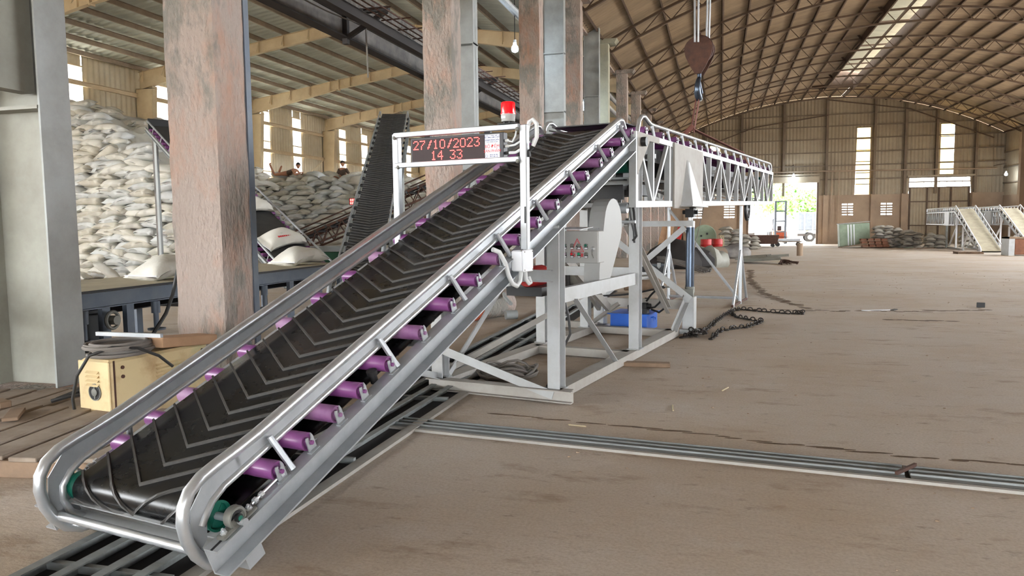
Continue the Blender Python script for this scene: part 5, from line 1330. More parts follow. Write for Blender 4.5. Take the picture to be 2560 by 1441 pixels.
for i in range(16): inst('roller', lr, lt, Matrix.Translation(P0+D_*((i+.5)/16)+Vector((0, 0, -.02))))
for t in (.15, .5, .85): p = P0+D_*t; MB().bar(p-Vector((0, 0, .45)), (p.x, p.y, fz(24)), .07, .07, (1, 0, 0)).build('leg', 'rust', lt)
sack_inst(SK[2], -10.55, 23.9, 2.6, 0, 0, -.33, 'pinkish white sack riding the dark lattice conveyor', None)
# green topped bin
gb = thing('steel_bin', 'dark green steel bin with a pale grey rim behind the flat conveyor', 'bin', (-8.45, 15.1, 0))
GT = TR(-8.45, 15.1, 0, 40)
MB(GT).bbox(-.5, .5, -.3, .3, .55, .92, .01).build('bin_body', 'darkgreenpaint', gb)
MB(GT).bbox(-.53, .53, -.33, .33, .92, 1.04, .01).build('bin_rim', 'steelgrey', gb)
for x in (-.45, .45):
    for y in (-.25, .25): MB(GT).box(x-.03, x+.03, y-.03, y+.03, 0, .55).build('leg', 'steelgrey', gb)
# small red LED sign far behind
rl = thing('led_display', 'tiny distant red LED counter with red lamp left of the steep belt', 'sign', (-13.66, 27, 0))
MB().box(-14.0, -13.35, 27, 27.08, 2.28, 2.55).build('case', 'charcoal', rl)
mb = MB()
for j in range(2):
    for i in range(7): mb.box(-13.95+i*.08, -13.9+i*.08, 26.98, 27, 2.31+j*.12, 2.4+j*.12)
mb.build('lit_row', 'led', rl)
MB().cyl((-13.35, 27, 2.55), (-13.35, 27, 2.75), .06, 10).build('red_lens', 'redlens', rl)
MB().bar((-13.9, 27.1, fz(27)), (-13.9, 27.1, 2.3), .05, .05, (1, 0, 0)).bar((-13.4, 27.1, fz(27)), (-13.4, 27.1, 2.3), .05, .05, (1, 0, 0)).build('post', 'steelgrey', rl)
o = MB().bbox(-15.62, -15.5, 18.3, 18.42, 0, 4.1, .01).build('steel_post', 'girder', loc=(-15.56, 18.36, 0)); tag(o, 'thin dark post at the right end of the tall sack wall', 'post')
# ================================================================== PEOPLE ON THE SACK PILE
def skin_body(name, pts, edges, radii, mtl, parent, root=0):
    me = bpy.data.meshes.new(name); L0 = wloc(parent)
    me.from_pydata([tuple(Vector(p)-L0) for p in pts], edges, []); me.materials.append(M[mtl])
    o = link(name, me, parent)
    m = o.modifiers.new('skin', 'SKIN'); m.use_smooth_shade = True
    for i, r_ in enumerate(radii):
        me.skin_vertices[0].data[i].radius = (r_, r_)
        me.skin_vertices[0].data[i].use_root = i == root
    s = o.modifiers.new('sub', 'SUBSURF'); s.levels = 2; s.render_levels = 2
    return o
def head(c, f, parent):
    # c centre, f facing
    f = Vector(f).normalized(); c = Vector(c)
    mb = MB(); mb.ball(c, .105, 14, 10, (.86, .95, 1.12)); 
    sd = f.cross(Vector((0, 0, 1))).normalized()
    mb.ball(c+f*.1-Vector((0, 0, .02)), .02, 8, 5, (1, 1, 1.4))
    for s in (1, -1): mb.ball(c+sd*(s*.095), .026, 8, 5, (.6, 1, 1.3))
    mb.ball(c+f*.03-Vector((0, 0, .09)), .06, 10, 6)
    h = mb.build('head', 'skin', parent, True)
    MB().ball(c-f*.015+Vector((0, 0, .03)), .112, 14, 9, (.9, .98, 1.02)).build('hair', 'hair', parent, True)
    e = MB()
    for s in (1, -1): e.ball(c+f*.092+sd*(s*.035)+Vector((0, 0, .015)), .012, 6, 4)
    e.ball(c+f*.095-Vector((0, 0, .06)), .02, 8, 4, (1.2, 1.2, .35)); e.build('face_features', 'hair', parent, True)
ZP = 3.72
p1 = thing('person', 'person lying prone on top of the sack pile, feet raised, head propped on arms', 'person', (-19.2, 31.0, ZP))
bz = ZP+.16
J = [(-19.25, 31, bz), (-19.0, 31, bz+.04), (-18.8, 31, bz+.12), (-18.68, 31, bz+.2),            # pelvis, waist, chest, neck
     (-19.35, 30.9, bz), (-19.75, 30.88, bz-.04), (-19.92, 30.88, bz+.33), (-19.98, 30.88, bz+.46), (-19.9, 30.88, bz+.5),
     (-19.35, 31.1, bz), (-19.72, 31.12, bz-.04), (-19.55, 31.12, bz+.3), (-19.5, 31.12, bz+.38),
     (-18.76, 30.8, bz+.16), (-18.6, 30.72, bz-.08), (-18.42, 30.9, bz+.02), (-18.36, 30.94, bz+.05),
     (-18.76, 31.2, bz+.16), (-18.6, 31.26, bz-.08), (-18.42, 31.08, bz+.02), (-18.36, 31.04, bz+.05)]
E_ = [(0, 1), (1, 2), (2, 3), (0, 4), (4, 5), (5, 6), (6, 7), (7, 8), (0, 9), (9, 10), (10, 11), (11, 12), (2, 13), (13, 14), (14, 15), (15, 16), (2, 17), (17, 18), (18, 19), (19, 20)]
R_ = [.13, .12, .14, .055, .09, .06, .05, .04, .03, .09, .06, .05, .035, .055, .042, .034, .03, .055, .042, .034, .03]
skin_body('body', J, E_, R_, 'skin', p1)
skin_body('shirt', [J[0], J[1], J[2], J[13], J[17]], [(0, 1), (1, 2), (2, 3), (2, 4)], [.14, .135, .155, .07, .07], 'cloth', p1)
head((-18.58, 31, bz+.36), (.35, -.9, 0), p1)
p2 = thing('person', 'person in a dark brown shirt sitting behind the sack pile crest, back bent', 'person', (-16.9, 32.0, 3.5))
bz = 3.62
J = [(-16.95, 32.1, bz), (-16.93, 32.1, bz+.2), (-16.9, 32.06, bz+.42), (-16.88, 32.03, bz+.55),
     (-16.8, 31.9, bz), (-16.6, 31.65, bz+.1), (-16.5, 31.5, bz-.2), (-16.45, 31.42, bz-.24),
     (-17.05, 31.9, bz), (-17.1, 31.6, bz+.1), (-17.1, 31.45, bz-.2), (-17.1, 31.35, bz-.24),
     (-16.72, 32.06, bz+.45), (-16.55, 32.0, bz+.22), (-16.45, 31.85, bz+.1), (-16.42, 31.8, bz+.08),
     (-17.08, 32.06, bz+.45), (-17.18, 32.0, bz+.2), (-17.15, 31.8, bz+.08), (-17.14, 31.75, bz+.06)]
E_ = [(0, 1), (1, 2), (2, 3), (0, 4), (4, 5), (5, 6), (6, 7), (0, 8), (8, 9), (9, 10), (10, 11), (2, 12), (12, 13), (13, 14), (14, 15), (2, 16), (16, 17), (17, 18), (18, 19)]
R_ = [.14, .13, .15, .055, .09, .06, .05, .035, .09, .06, .05, .035, .06, .045, .036, .03, .06, .045, .036, .03]
skin_body('body', J, E_, R_, 'skin', p2)
skin_body('shirt', [J[0], J[1], J[2], J[12], J[13], J[16], J[17]], [(0, 1), (1, 2), (2, 3), (3, 4), (2, 5), (5, 6)], [.155, .15, .17, .08, .06, .08, .06], 'cloth', p2)
head((-16.87, 32.0, bz+.72), (.6, -.7, 0), p2)
# ================================================================== FAR END OF THE HALL
def bag_stack(cx, cy, nx, nz, rzdeg, lab, grp, dx=.62, dz=.17, ny=1):
    for k in range(nz):
        for j in range(ny):
            for i in range(nx - (1 if k > nz-2 else 0)):
                a = math.radians(rzdeg); x = (i-(nx-1)/2)*dx+rs.uniform(-.05, .05)
                pos = ('left' if i == 0 else 'right' if i == nx-1 else 'middle')
                sack_inst(rs.choice(SG), cx+x*math.cos(a)-j*.7*math.sin(a), cy+x*math.sin(a)+j*.7*math.cos(a), fz(cy)+.1+k*dz, a+math.pi/2*(1 if (k+i) % 2 else 0)+rs.gauss(0, .1), rs.gauss(0, .04), rs.gauss(0, .05), 'grey sack, %s, %s layer up, %s' % (pos, nth(k+1), lab), grp, 'grey_sack')
g_ = 'grey sacks stacked before the far wall'
bag_stack(11.6, 59.5, 3, 9, 0, 'the tallest stack beside the green cabinet', 'sacks in the stack beside the green cabinet')
bag_stack(13.0, 59.0, 2, 7, 10, 'the low stack between cabinet and far conveyor', 'sacks in the low middle stack', ny=1)
bag_stack(14.15, 57.5, 2, 6, -8, 'the squat stack by the far conveyor', 'sacks in the squat stack by the far conveyor', ny=1)
bag_stack(.75, 55.5, 2, 9, 0, 'the roped stack left of the doorway', 'sacks in the roped stack', dx=.7)
bag_stack(2.0, 55.5, 2, 6, 4, 'the low stack nearest the doorway', 'sacks in the low stack by the door', dx=.6)
bag_stack(17.2, 60.5, 2, 7, 0, 'the stack behind the far conveyors', 'sacks behind the far conveyors')
mb = MB(); r = random.Random(3)
for i in range(8):
    mb.tube([(.12+r.uniform(-.06, .06)+.2*math.sin(t*.9+i)*.6, 54.9+.1*r.random(), 1.0-t*.16+fz(55)) for t in range(9)], .03, 5)
o = mb.build('rope_hank', 'rope', smooth=True, loc=(.1, 55, 0)); tag(o, 'pale rope hank hanging down the side of the grey sack stack', 'rope')
# green cabinet, lumber
gcb = thing('steel_cabinet', 'pale green sheet metal cabinet leaning by the far wall', 'cabinet', (9.6, 60.5, fz(60)))
GC = TR(9.55, 60.6, fz(60), 0) @ Matrix.Rotation(math.radians(-3), 4, 'Y')
MB(GC).bbox(-1.0, 1.05, -.3, .7, .1, 1.75, .02).build('cabinet_body', 'greenpaint', gcb)
for i in range(3): MB(GC).box(-.45+i*.2, -.37+i*.2, -.315, -.3, .15, 1.7).build('bright_stripe', 'white', gcb)
for x in (-.9, .9): MB(GC).box(x-.06, x+.06, -.2, .6, 0, .1).build('foot', 'darkgreenpaint', gcb)
MB(GC).poly([(-1.05, -.35, 1.75), (1.1, -.35, 1.82), (1.1, .75, 1.84), (-1.05, .75, 1.77)], (0, 0, 1), .03).build('cabinet_top', 'steelgrey', gcb)
lr_ = thing('brick_rack', 'brown wooden rack of crates lying before the green cabinet', 'rack', (10.6, 58.6, fz(58)))
for i in range(4):
    for j in range(3): MB(TR(9.9+i*.45, 58.4+j*.35, fz(58)+.05+j*.2, 12)).bbox(-.2, .2, -.16, .16, 0, .2, .015).build('crate', 'brick', lr_)
for k in range(3): MB().bar((9.6, 58.2+k*.3, fz(58)+.1+k*.2), (11.6, 58.4+k*.3, fz(58)+.12+k*.2), .05, .04).build('batten', 'wood', lr_)
for k, (x0, y0, x1, y1, z) in enumerate(((8.2, 58.6, 10.0, 58.0, .25), (8.4, 59, 10.2, 58.4, .35), (12.6, 55.5, 13.6, 55.3, .06), (11.9, 55.8, 12.4, 55.6, .12))):
    o = MB().bar((x0, y0, fz(y0)+.06), (x1, y1, fz(y1)+z), .22, .05).build('board', 'wood' if k != 3 else 'greenpaint', loc=(x0, y0, fz(y0)))
    tag(o, ['long board propped in front of the green cabinet, lower one', 'long board propped in front of the green cabinet, upper one', 'flat board on the floor before the squat sack stack', 'pale green board on the floor under the sack stacks'][k], 'board')
# far twin conveyors
FM = TR(14.55, 54.6, fz(54), -5)
def far_machine(T, label):
    t = thing('truss_conveyor', label, 'conveyor', T.translation, 'far truss conveyors by the right wall')
    W_ = 1.1; ins = [(0, -7.4, .05), (0, 0, 2.5)]
    MB(T).poly([(0.08, -7.4, .15), (W_-.08, -7.4, .15), (W_-.08, .1, 2.55), (.08, .1, 2.55)], (0, -.3, 1), .03).build('belt', 'beltcream', t)
    for x in (0, W_):
        MB(T).bar((x, -7.5, .0), (x, 0, 2.4), .06, .12).build('side_beam', 'silver', t)
        MB(T).tube([(x, -7.45, .02), (x, -7.5, .22), (x, -7.3, .36), (x, -.1, 2.78), (x, .2, 2.7), (x, 11, 2.7), (x, 11.1, 2.5)], .035, 7).build('hand_rail', 'white', t, True)
        for i in range(10): MB(T).bar((x, -7+i*.75, .2+i*.245), (x, -7+i*.75, .48+i*.245), .04, .04, (1, 0, 0)).build('stanchion', 'silver', t)
        for i in range(14): MB(T).bar((x, .4+i*.78, 2.4), (x, .4+i*.78, 2.7), .04, .04, (1, 0, 0)).build('stanchion', 'silver', t)
        for z in (1.55, 2.4): MB(T).bar((x, 0, z), (x, 11, z), .07, .08).build('chord', 'silver', t)
        for i in range(14): MB(T).bar((x, .1+i*.83, 1.55), (x, .1+i*.83, 2.4), .06, .06, (0, 1, 0)).build('vertical', 'silver', t)
        for i in range(13):
            if i in (2, 3): continue
            a, b = (1.6, 2.36) if i % 2 else (2.36, 1.6)
            MB(T).bar((x, .15+i*.83, a), (x, .85+i*.83, b), .05, .05, (1, 0, 0)).build('diagonal', 'silver', t)
        MB(T).box(x-.05, x+.05, 1.75, 3.4, 1.5, 2.45).build('side_plate', 'silver', t)
        for y in (-2.6, -.6): MB(T).bar((x, y, 0), (x, y, 2.3+y*.33), .09, .09, (1, 0, 0)).build('post', 'white', t)
        MB(T).bar((x, -.6, 1.4), (x, 1.6, .2), .08, .08).bar((x, -2.6, .1), (x, -3.9, .95), .07, .07).build('brace', 'white', t)
        MB(T).bar((x, -3, .06), (x, 2, .06), .1, .1).build('base_beam', 'silver', t)
    MB(T).cyl((0, 2.6, 0), (0, 2.6, 1.5), .07, 10).build('jack', 'steelgrey', t, True)
    rr_ = MB().cyl((-.02, 0, 0), (W_+.02, 0, 0), .05, 8).mesh('roller', 'dark')
    for i in range(12): inst('roller', rr_, t, T @ Matrix.Translation((0, -7+i*.6, .12+i*.196)))
    MB(T).box(.1, W_-.1, .2, 10.8, 2.0, 2.05).box(.1, W_-.1, .2, 10.8, 2.5, 2.53).build('boom_belt', 'rubber_dull', t)
    return t
f1 = far_machine(FM, 'left of the two distant truss conveyors standing side by side near the right wall')
f2 = dup(f1, Matrix.Translation(FM.translation+Vector((2.35, -.4, 0))), 'right of the two distant truss conveyors, its foot behind the brick-red crate')
# crate, far right
cr = thing('brick_crate', 'brick-red panelled crate with pale corner post at the right picture edge', 'crate', (14.2, 42.0, fz(42)))
for i in range(3): MB().bbox(13.7+i*.68, 14.34+i*.68, 41.6, 42.6, fz(42)+.05, fz(42)+.82, .03).build('crate_panel', 'brick', cr)
MB().box(13.45, 13.7, 41.58, 42.6, fz(42), fz(42)+.9).build('corner_post', 'silver', cr)
MB().box(13.45, 15.8, 41.55, 42.65, fz(42)+.82, fz(42)+.9).build('crate_lid', 'wood', cr)
def deck(x, y, n, lab):
    p = thing('wooden_pallet', lab, 'pallet', (x, y, fz(y)))
    for i in range(n): MB().box(x+i*.17, x+i*.17+.13, y, y+1.0, fz(y)+.08, fz(y)+.11).build('plank', 'wood', p)
    for j in range(3): MB().box(x, x+n*.17, y+.05+j*.42, y+.12+j*.42, fz(y), fz(y)+.08).build('stringer', 'wood', p)
deck(12.0, 44.2, 7, 'dark wooden pallet on the floor in front of the far conveyors')
# red drums, reel, pallets, tub near the door
for k, (x, y, s) in enumerate(((-.75, 43.5, .3), (-.15, 44.6, .3), (-.35, 45.8, .28))):
    d = thing('steel_drum', ['red steel drum left of the roped sack stack, nearest one', 'red steel drum touching the roped sack stack', 'red and cream steel drum behind the other red drums'][k], 'drum', (x, y, fz(y)))
    MB().lathe([(s*.97, 0), (s, .02), (s, .26), (s*1.03, .28), (s, .3), (s, .54), (s*1.03, .56), (s, .58), (s, .82), (s*.97, .85), (s*.9, .84)], (x, y, fz(y)), (0, 0, 1), 18).build('drum_body', 'red', d, True)
    MB().lathe([(s*.9, .842), (.0, .842)], (x, y, fz(y)), (0, 0, 1), 18).cyl((x+.12, y, fz(y)+.84), (x+.12, y, fz(y)+.87), .04, 8).build('drum_lid', 'red' if k < 2 else 'beltcream', d)
rl_ = thing('cable_reel', 'big pale green disc-shaped reel standing against the far wall', 'reel', (-1.1, 56.5, fz(56)))
MB().lathe([(.0, -.05), (.82, -.05), (.85, 0), (.82, .05), (0, .05)], (-1.1, 56.2, fz(56)+.9), (0, -1, 0), 30).build('flange', 'greenpaint', rl_, True)
MB().lathe([(.0, -.05), (.82, -.05), (.85, 0), (.82, .05), (0, .05)], (-1.1, 57.0, fz(56)+.9), (0, -1, 0), 30).build('flange', 'greenpaint', rl_, True)
MB().cyl((-1.1, 56.25, fz(56)+.9), (-1.1, 56.95, fz(56)+.9), .4, 18).build('core', 'wood', rl_, True)
for x, z in ((-1.3, .95), (-.9, 1.1)): MB().cyl((x, 56.14, fz(56)+z), (x, 56.1, fz(56)+z), .07, 10).build('hub_hole', 'dark', rl_)
MB().box(-1.7, -.5, 56.0, 57.2, fz(56), fz(56)+.12).build('cradle', 'wood', rl_)
for k in range(5):
    p = thing('wooden_pallet', 'brown wooden pallet, %s from the floor in the stack left of the red drums' % nth(k+1), 'pallet', (-2.2, 44.5, fz(44)+k*.15), 'stacked pallets left of the drums')
    for i in range(5): MB().box(-2.75+i*.24, -2.57+i*.24, 44.1, 45.1, fz(44)+k*.15+.1, fz(44)+k*.15+.135).build('plank', 'wood', p)
    for j in range(3): MB().box(-2.75, -1.6, 44.12+j*.42, 44.22+j*.42, fz(44)+k*.15, fz(44)+k*.15+.1).build('stringer', 'wood', p)
for k, (x, h, mm) in enumerate(((-3.1, 2.2, 'card'), (-2.65, 1.5, 'red'), (-3.5, 1.9, 'card'))):
    o = MB().bar((x, 45.6, fz(45)), (x+.4, 46.2, fz(45)+h), .35, .04, (0, 1, 0)).build('leaning_board', mm, loc=(x, 45.6, fz(45)))
    tag(o, ['tall tan board leaning behind the pallet stack', 'dark red board leaning beside the pallet stack', 'narrow tan board leaning furthest left behind the trestle'][k], 'board')
tb = thing('steel_skip', 'dark red-brown steel skip on low wheels before the bright doorway', 'skip', (3.5, 63, fz(63)))
MB().poly([(2.4, 62.4, fz(63)+.25), (4.3, 62.4, fz(63)+.25), (4.45, 62.4, fz(63)+.95), (2.2, 62.4, fz(63)+.95)], (0, 1, 0), 1.1).build('skip_body', 'rust', tb)
for x in (2.7, 4.0):
    for y in (62.5, 63.4): MB().cyl((x, y-.05, fz(63)+.14), (x, y+.05, fz(63)+.14), .14, 14).build('wheel', 'dark', tb, True)
MB().bar((4.45, 62.9, fz(63)+.8), (5.3, 62.9, fz(63)+.75), .05, .05).bar((2.2, 62.9, fz(63)+.8), (1.8, 62.9, fz(63)+1.0), .05, .05).build('handle', 'rust', tb)
ct = thing('platform_cart', 'low platform cart loaded with pale sheets beside the skip', 'cart', (5.2, 65, fz(65)))
MB().box(4.3, 6.3, 64.6, 65.5, fz(65)+.35, fz(65)+.42).build('platform', 'wood', ct)
for x in (4.5, 6.1): MB().cyl((x, 64.55, fz(65)+.18), (x, 64.65, fz(65)+.18), .17, 14).cyl((x, 65.45, fz(65)+.18), (x, 65.55, fz(65)+.18), .17, 14).build('wheel', 'dark', ct, True)
for k in range(4): MB(TR(5.3, 65.05, fz(65)+.42+k*.05, k*3)).bbox(-.9, .9, -.4, .4, 0, .045, .01).build('sheet_pack', 'white', ct)
o = MB().cyl((3.95, 41.3, fz(41)), (3.95, 41.3, fz(41)+.62), .15, 14).cyl((3.95, 41.3, fz(41)+.6), (3.95, 41.3, fz(41)+.64), .165, 14).build('short_post', 'plaster', smooth=True, loc=(3.95, 41.3, fz(41))); tag(o, 'short brownish stump standing alone on the floor before the doorway', 'stump')
# sheets and rod bundles on the floor
for k, (x, y, L_, w, rz) in enumerate(((1.6, 32.0, 1.5, .3, -8), (1.5, 32.6, 1.7, .3, -14), (2.0, 33.2, 1.5, .3, -4), (1.35, 31.6, 1.1, .25, -25))):
    T = TR(x, y, fz(y)+.05+.05*k, rz); mb = MB(T)
    for i in range(7):
        h = .07 if i % 2 else 0
        mb.poly([(-.0-L_/2, -w+i*w*.3, h), (L_/2, -w+i*w*.3, h+.1), (L_/2, -w+(i+1)*w*.3, (.07-h)+.1), (-L_/2, -w+(i+1)*w*.3, .07-h)], (0, 0, 1), .012)
    o = mb.build('corrugated_sheet', 'steelgreen', loc=T.translation); tag(o, ['bent corrugated sheet, front one of the little heap on the open floor', 'bent corrugated sheet in the middle of the little heap on the open floor', 'bent corrugated sheet at the back of the little heap on the open floor', 'short curled corrugated sheet at the left of the little heap'][k], 'metal sheet')
def rods(name, label, p, q, n, spread, r, mtl, seed, fan=1.0):
    rd = random.Random(seed); root = thing(name, label, 'rods', p)
    for i in range(n):
        a = Vector((rd.uniform(-1, 1)*spread*.35, rd.uniform(-1, 1)*spread*.35, r+rd.uniform(0, spread*.5)))
        b = Vector((rd.uniform(-1, 1)*spread*fan, rd.uniform(-1, 1)*spread*fan, r+rd.uniform(0, spread*.25)))
        P_, Q_ = Vector(p)+a, Vector(q)+b
        MB().tube([P_, P_.lerp(Q_, .5)+Vector((0, 0, rd.uniform(0, .06))), Q_], r, 5).build('rod', mtl, root, True)
rods('rod_bundle', 'small bundle of dark rods bristling beside the corrugated sheets', (2.4, 31.6, fz(31)), (2.55, 30.6, fz(30)), 40, .3, .014, 'rust', 2, 1.3)
rods('rod_bundle', 'bundle of dark bent steel bars behind the hydraulic jack', (-1.9, 25.4, fz(25)+.3), (-.45, 24.6, fz(24)), 34, .3, .03, 'girder', 6, .7)
rods('rod_bundle', 'pale bars laid out side by side under the boom near the trestle', (-2.1, 19.2, fz(19)), (-1.7, 22.3, fz(22)), 9, .45, .03, 'galv', 8, .9)
def lump(name, label, cat, c, s, mtl, seed, n=16, m=9):
    rd = random.Random(seed); mb = MB(); mb.ball((0, 0, 0), 1, n, m)
    ph = [rd.uniform(0, 6) for _ in range(6)]
    vs = []
    for x, y, z in mb.v:
        f = 1+.16*math.sin(3*x+ph[0])*math.cos(3*y+ph[1])+.12*math.sin(5*x+4*y+ph[2])+.06*math.sin(9*y+7*x+ph[3])
        vs.append((c[0]+x*s[0]*f, c[1]+y*s[1]*f, max(fz(c[1]), fz(c[1])+(z+.35)*s[2]*f)))
    mb.v = vs
    o = mb.build(name, mtl, smooth=True, loc=(c[0], c[1], fz(c[1]))); return tag(o, label, cat)
lump('tarpaulin', 'dark crumpled tarpaulin heaped behind the jack and bent bars', 'tarpaulin', (-1.5, 27.5), (1.3, .9, .62), 'darkgirder', 4)
lump('tarpaulin', 'blackish cloth spread out right of the brown log', 'tarpaulin', (.55, 37.5), (.8, .6, .5), 'girder', 9)
lump('tarpaulin', 'pale dusty sheet heaped beside the dark tarpaulin', 'tarpaulin', (-.4, 28.6), (.7, .6, .5), 'steelgreen', 19)
lg = thing('log_section', 'short cut brown log lying near the dark tarpaulins', 'log', (-.3, 33, fz(33)))
MB().lathe([(.3, 0), (.33, .03), (.33, .8), (.3, .83)], (-.35, 32.6, fz(33)+.32), (.5, .85, 0), 18).build('log_bark', 'bark', lg, True)
MB().lathe([(.28, -.005), (.28, .01)], (-.35, 32.6, fz(33)+.32), (.5, .85, 0), 18).build('cut_face', 'wood', lg)
ca = thing('wheeled_cart', 'low dark wheeled cart on the floor under the boom', 'cart', (-2.0, 22.6, fz(22)))
MB().box(-2.4, -1.5, 22.3, 23.0, fz(22)+.2, fz(22)+.34).build('cart_deck', 'bluesteel', ca)
for x in (-2.4, -2.12, -1.85, -1.55): MB().cyl((x, 22.2, fz(22)+.16), (x, 22.34, fz(22)+.16), .16, 14).build('wheel', 'dark', ca, True)
for x in (-2.25, -1.7): MB().box(x-.05, x+.05, 22.25, 22.3, fz(22)+.05, fz(22)+.4).build('fork', 'silver', ca)
# scraps on the open floor
for k, (x, y, L_, rz, mm) in enumerate(((2.5, 13.5, .5, 20, 'white'), (2.78, 13.62, .2, 60, 'dark'), (4.25, 14.3, .12, -20, 'dark'), (.06, 6.9, .16, 70, 'rope'), (-.35, 6.1, .18, 95, 'rope'), (-1.0, 5.4, .14, -10, 'rope'))):
    o = MB(TR(x, y, fz(y), rz)).bbox(-L_/2, L_/2, -.03 if k < 3 else -.006, .03 if k < 3 else .006, 0, .012 if k != 2 else .08, .003).build('floor_scrap', mm, loc=(x, y, fz(y)))
    tag(o, ['pale strip of scrap lying on the long dirt line of the open floor', 'dark lump of scrap at the end of the pale strip', 'dark lump standing on the dirt line far right', 'straw bit on the floor right of the base beam end', 'straw bit on the floor just past the frame foot', 'straw bit on the floor in front of the front base beam'][k], 'scrap')
mb = MB(); rd = random.Random(77)
for i in range(420):
    x, y = rd.uniform(-1, 9), rd.uniform(2.6, 26)
    s = rd.uniform(.003, .008)*(1+y*.02); mb.ball((x, y, fz(y)+s*.3), s, 5, 3, (1.6, 1, .6))
o = stuff(mb.build('floor_crumbs', 'plaster', loc=(0, 2, 0))); o['label'] = 'dark crumbs of dirt scattered over the concrete floor'
# blocks behind the posts (below the cabinet)
mc = thing('motor_unit', 'dark steel motor unit on timber under the incline, behind the posts', 'machine', (-3.1, 15.4, 0))
MB().bbox(-3.75, -2.95, 15.0, 15.8, .12, .62, .02).build('housing', 'darkgirder', mc); MB().cyl((-2.95, 15.4, .4), (-2.3, 15.4, .4), .22, 16).build('motor', 'steelgreen', mc, True)
MB().box(-3.9, -2.2, 15.1, 15.3, 0, .12).box(-3.9, -2.2, 15.55, 15.7, 0, .12).build('skid', 'wood', mc)
o = MB().lathe([(.1, 0), (.12, .02), (.12, .7), (.1, .72)], (-2.0, 16.4, .13), (1, .15, 0), 14).build('timber_log', 'wood', smooth=True, loc=(-1.7, 16.4, 0)); tag(o, 'small round timber lying beyond the base frame', 'timber')
# ================================================================== OUTSIDE THE DOOR
def tree(x, y, h, R_, seed, lab, trunk=.25):
    rd = random.Random(seed); t = thing('tree', lab, 'tree', (x, y, -.8))
    MB().tube([(x, y, -.8), (x+.1, y, h*.3), (x-.1, y+.1, h*.7)], [trunk, trunk*.8, trunk*.4], 8).build('trunk', 'bark', t, True)
    mb = MB()
    for i in range(1500):
        a, b = rd.uniform(0, 2*math.pi), math.acos(rd.uniform(-1, 1)); q = R_*(.55+.45*rd.random())*(1+.25*math.sin(3*a+seed)*math.sin(2*b))
        c = Vector((x+q*math.sin(b)*math.cos(a), y+q*math.sin(b)*math.sin(a), h*.72+q*.85*math.cos(b)))
        d = Vector((rd.gauss(0, 1), rd.gauss(0, 1), rd.gauss(0, 1))).normalized(); e = d.orthogonal().normalized(); s = rd.uniform(.18, .4)
        mb.add([c-d*s, c+e*s*.5, c+d*s, c-e*s*.5], [(0, 1, 2, 3)])
    stuff(mb.build('foliage', 'leafa', t))
tree(7.5, 104, 6.0, 3.2, 1, 'bushy green tree outside, filling the middle of the doorway')
tree(3.0, 108, 8.5, 3.0, 2, 'taller tree outside with pale trunk at the left of the doorway', .4)
tree(11.0, 106, 5.0, 2.4, 3, 'smaller green tree outside at the right of the doorway')
def truck(x, y, lab, body, s=1.0, cab=True):
    t = thing('truck', lab, 'truck', (x, y, -.8)); z = -.8
    MB().bbox(x, x+2.3*s, y, y+5*s, z+1.2*s, z+3.1*s, .08).build('cargo_body', body, t)
    for i in range(6): MB().box(x-.03, x, y+.3+i*.8, y+.42+i*.8, z+1.2*s, z+3.0*s).box(x+.15+i*.4*s, x+.22+i*.4*s, y-.03, y, z+1.2*s, z+2.6*s).build('body_rib', 'steelgrey', t)
    MB().bbox(x+.1, x+2.2*s, y-1.9*s, y-.15, z+.8*s, z+2.7*s, .15).build('cab', 'white', t)
    MB().box(x+.25, x+2.05*s, y-1.93*s, y-1.89*s, z+1.7*s, z+2.4*s).box(x+.07, x+.1, y-1.6*s, y-.6*s, z+1.7*s, z+2.4*s).build('cab_window', 'bluesteel', t)
    for yy in (y-1.1*s, y+2.6*s, y+3.8*s):
        for xx in (x+.12, x+2.1*s):
            w_ = MB().lathe([(.2, -.14), (.48, -.13), (.5, -.05), (.5, .05), (.48, .13), (.2, .14)], (xx, yy, z+.5), (1, 0, 0), 20).build('wheel', 'dark', t, True)
            MB().lathe([(.24, -.15), (.24, .15)], (xx, yy, z+.5), (1, 0, 0), 14).build('wheel_hub', 'steelgrey', w_, True)
    MB().box(x+.1, x+2.2*s, y-1.8*s, y+5*s, z+.6*s, z+.85*s).build('chassis', 'darkgirder', t)
def side_truck(x, y, lab, body):
    # parked across the view
    n0 = set(bpy.data.objects); truck(0, 0, lab, body); new = [o for o in bpy.data.objects if o not in n0]
    root = [o for o in new if o.parent is None][0]
    root.rotation_euler = (0, 0, math.radians(90)); root.location = (x, y, -.8)
side_truck(12.8, 84, 'dark stake-bed truck parked across the doorway, rear wheel in view', 'bluesteel')
truck(1.2, 88, 'white truck outside at the left edge of the doorway', 'white', 1.1)
tank = thing('tank_truck', 'white rounded tank body parked outside behind the forklift', 'truck', (6.2, 92, -.8))
MB().lathe([(.3, 0), (.95, .1), (1.1, .4), (1.1, 4.6), (.95, 4.9), (.3, 5)], (6.3, 90, 1.3), (0, 1, 0), 22).build('tank', 'white', tank, True)
MB().box(5.4, 7.2, 90, 95, -.3, .2).build('chassis', 'darkgirder', tank)
for y in (91, 94): MB().cyl((5.3, y, -.3), (7.3, y, -.3), .5, 18).build('wheel', 'dark', tank, True)
fk = thing('forklift', 'forklift with tall dark mast standing in the open doorway', 'forklift', (5.5, 77, -.77))
for x in (5.05, 5.95): MB().box(x-.09, x+.09, 76.0, 76.2, -.75, 3.3).build('mast_rail', 'bluesteel', fk)
for z in (.4, 1.4, 2.35, 3.25): MB().box(5.0, 6.0, 76.05, 76.18, z-.06, z+.06).build('mast_crossbar', 'bluesteel', fk)
MB().bbox(4.9, 6.1, 76.4, 78.4, -.45, .5, .08).build('body', 'orange', fk)
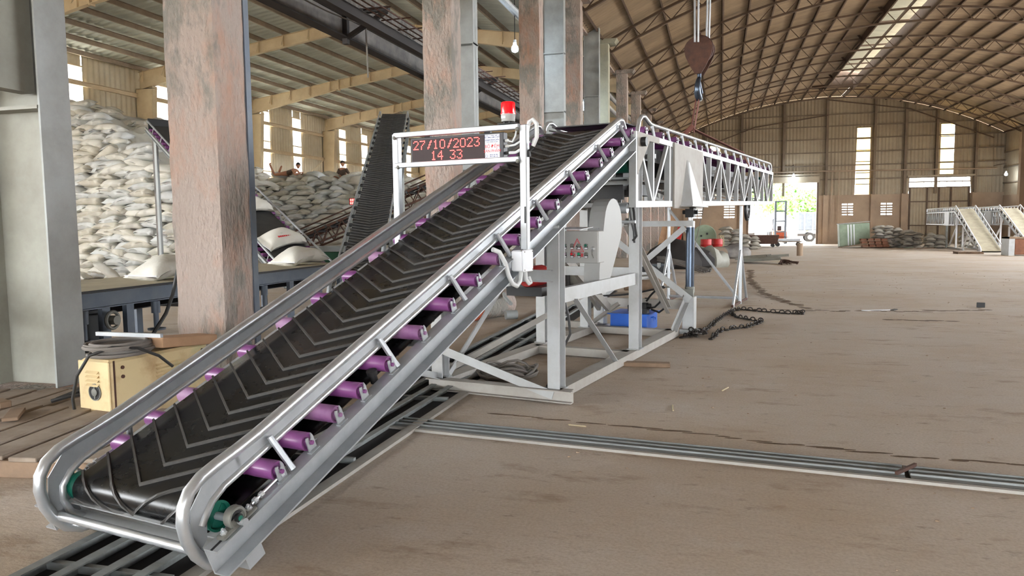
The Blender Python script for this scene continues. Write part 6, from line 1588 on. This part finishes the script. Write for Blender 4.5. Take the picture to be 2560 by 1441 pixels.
MB().bar((4.95, 76.6, .5), (4.95, 77.0, 1.6), .07, .07).bar((6.05, 76.6, .5), (6.05, 77.0, 1.6), .07, .07).bar((4.95, 78.2, .5), (4.95, 78.0, 1.6), .07, .07).bar((6.05, 78.2, .5), (6.05, 78.0, 1.6), .07, .07).box(4.9, 6.1, 76.9, 78.1, 1.58, 1.64).build('roll_cage', 'bluesteel', fk)
for x in (4.95, 6.05):
    for y, r_ in ((76.6, .33), (78.1, .28)): MB().cyl((x-.1, y, -.75+r_), (x+.1, y, -.75+r_), r_, 16).build('wheel', 'dark', fk, True)
for x in (5.25, 5.75): MB().box(x-.06, x+.06, 74.9, 76.05, -.6, -.55).build('fork_tine', 'steelgrey', fk)
MB().bbox(5.3, 5.7, 77.2, 77.7, .5, .95, .05).build('seat', 'dark', fk)
# ================================================================== HANGING BULBS
def bulb(x, y, z, top, lab, r_=.1, power=60):
    t = thing('hanging_bulb', lab, 'lamp', (x, y, z), 'lit bulbs hanging in the halls')
    MB().lathe([(r_*.45, r_*1.5), (r_*.5, r_*.9), (r_*.9, .3*r_), (r_, -.3*r_), (r_*.8, -r_*.9), (0, -r_*1.2)], (x, y, z), (0, 0, 1), 16).build('bulb_glass', 'bulb', t, True)
    MB().cyl((x, y, z+r_*1.4), (x, y, z+r_*2.3), r_*.45, 10).build('bulb_cap', 'white', t, True)
    MB().tube([(x, y, z+r_*2.2), (x, y, top)], .012, 5).build('lamp_wire', 'cable', t)
    if y > 70: MB().bar((x, y, top), (x, YF+.05, top), .05, .05, (1, 0, 0)).build('lamp_arm', 'rib', t)
    L_ = bpy.data.lights.new('bulb_light', 'POINT'); L_.energy = power; L_.color = (.85, .94, 1); L_.shadow_soft_size = r_
    lo = bpy.data.objects.new('bulb_light', L_); COL.objects.link(lo); lo.parent = t; lo.location = (0, 0, -.16)
bulb(-5.62, 21.0, 6.4, 8.6, 'bright bulb at the left edge of the pink column right of the beacon', .1)
bulb(-5.25, 30.0, 6.05, 8.6, 'bright bulb left of the greenish column, lower down', .12)
bulb(6.4, 73.9, 5.35, 6.5, 'bright bulb hanging over the open doorway', .17)
bulb(22.85, 72.0, 5.1, 6.0, 'small bright bulb beside the far right corner of the hall', .12)
# ---- turn lettering into real meshes
dg = bpy.context.evaluated_depsgraph_get(); dg.update()
for o in [o for o in bpy.data.objects if o.type == 'FONT']:
    me = bpy.data.meshes.new_from_object(o.evaluated_get(dg)); n = link('lettering', me, o.parent)
    n.matrix_basis = o.matrix_basis.copy(); bpy.data.objects.remove(o)
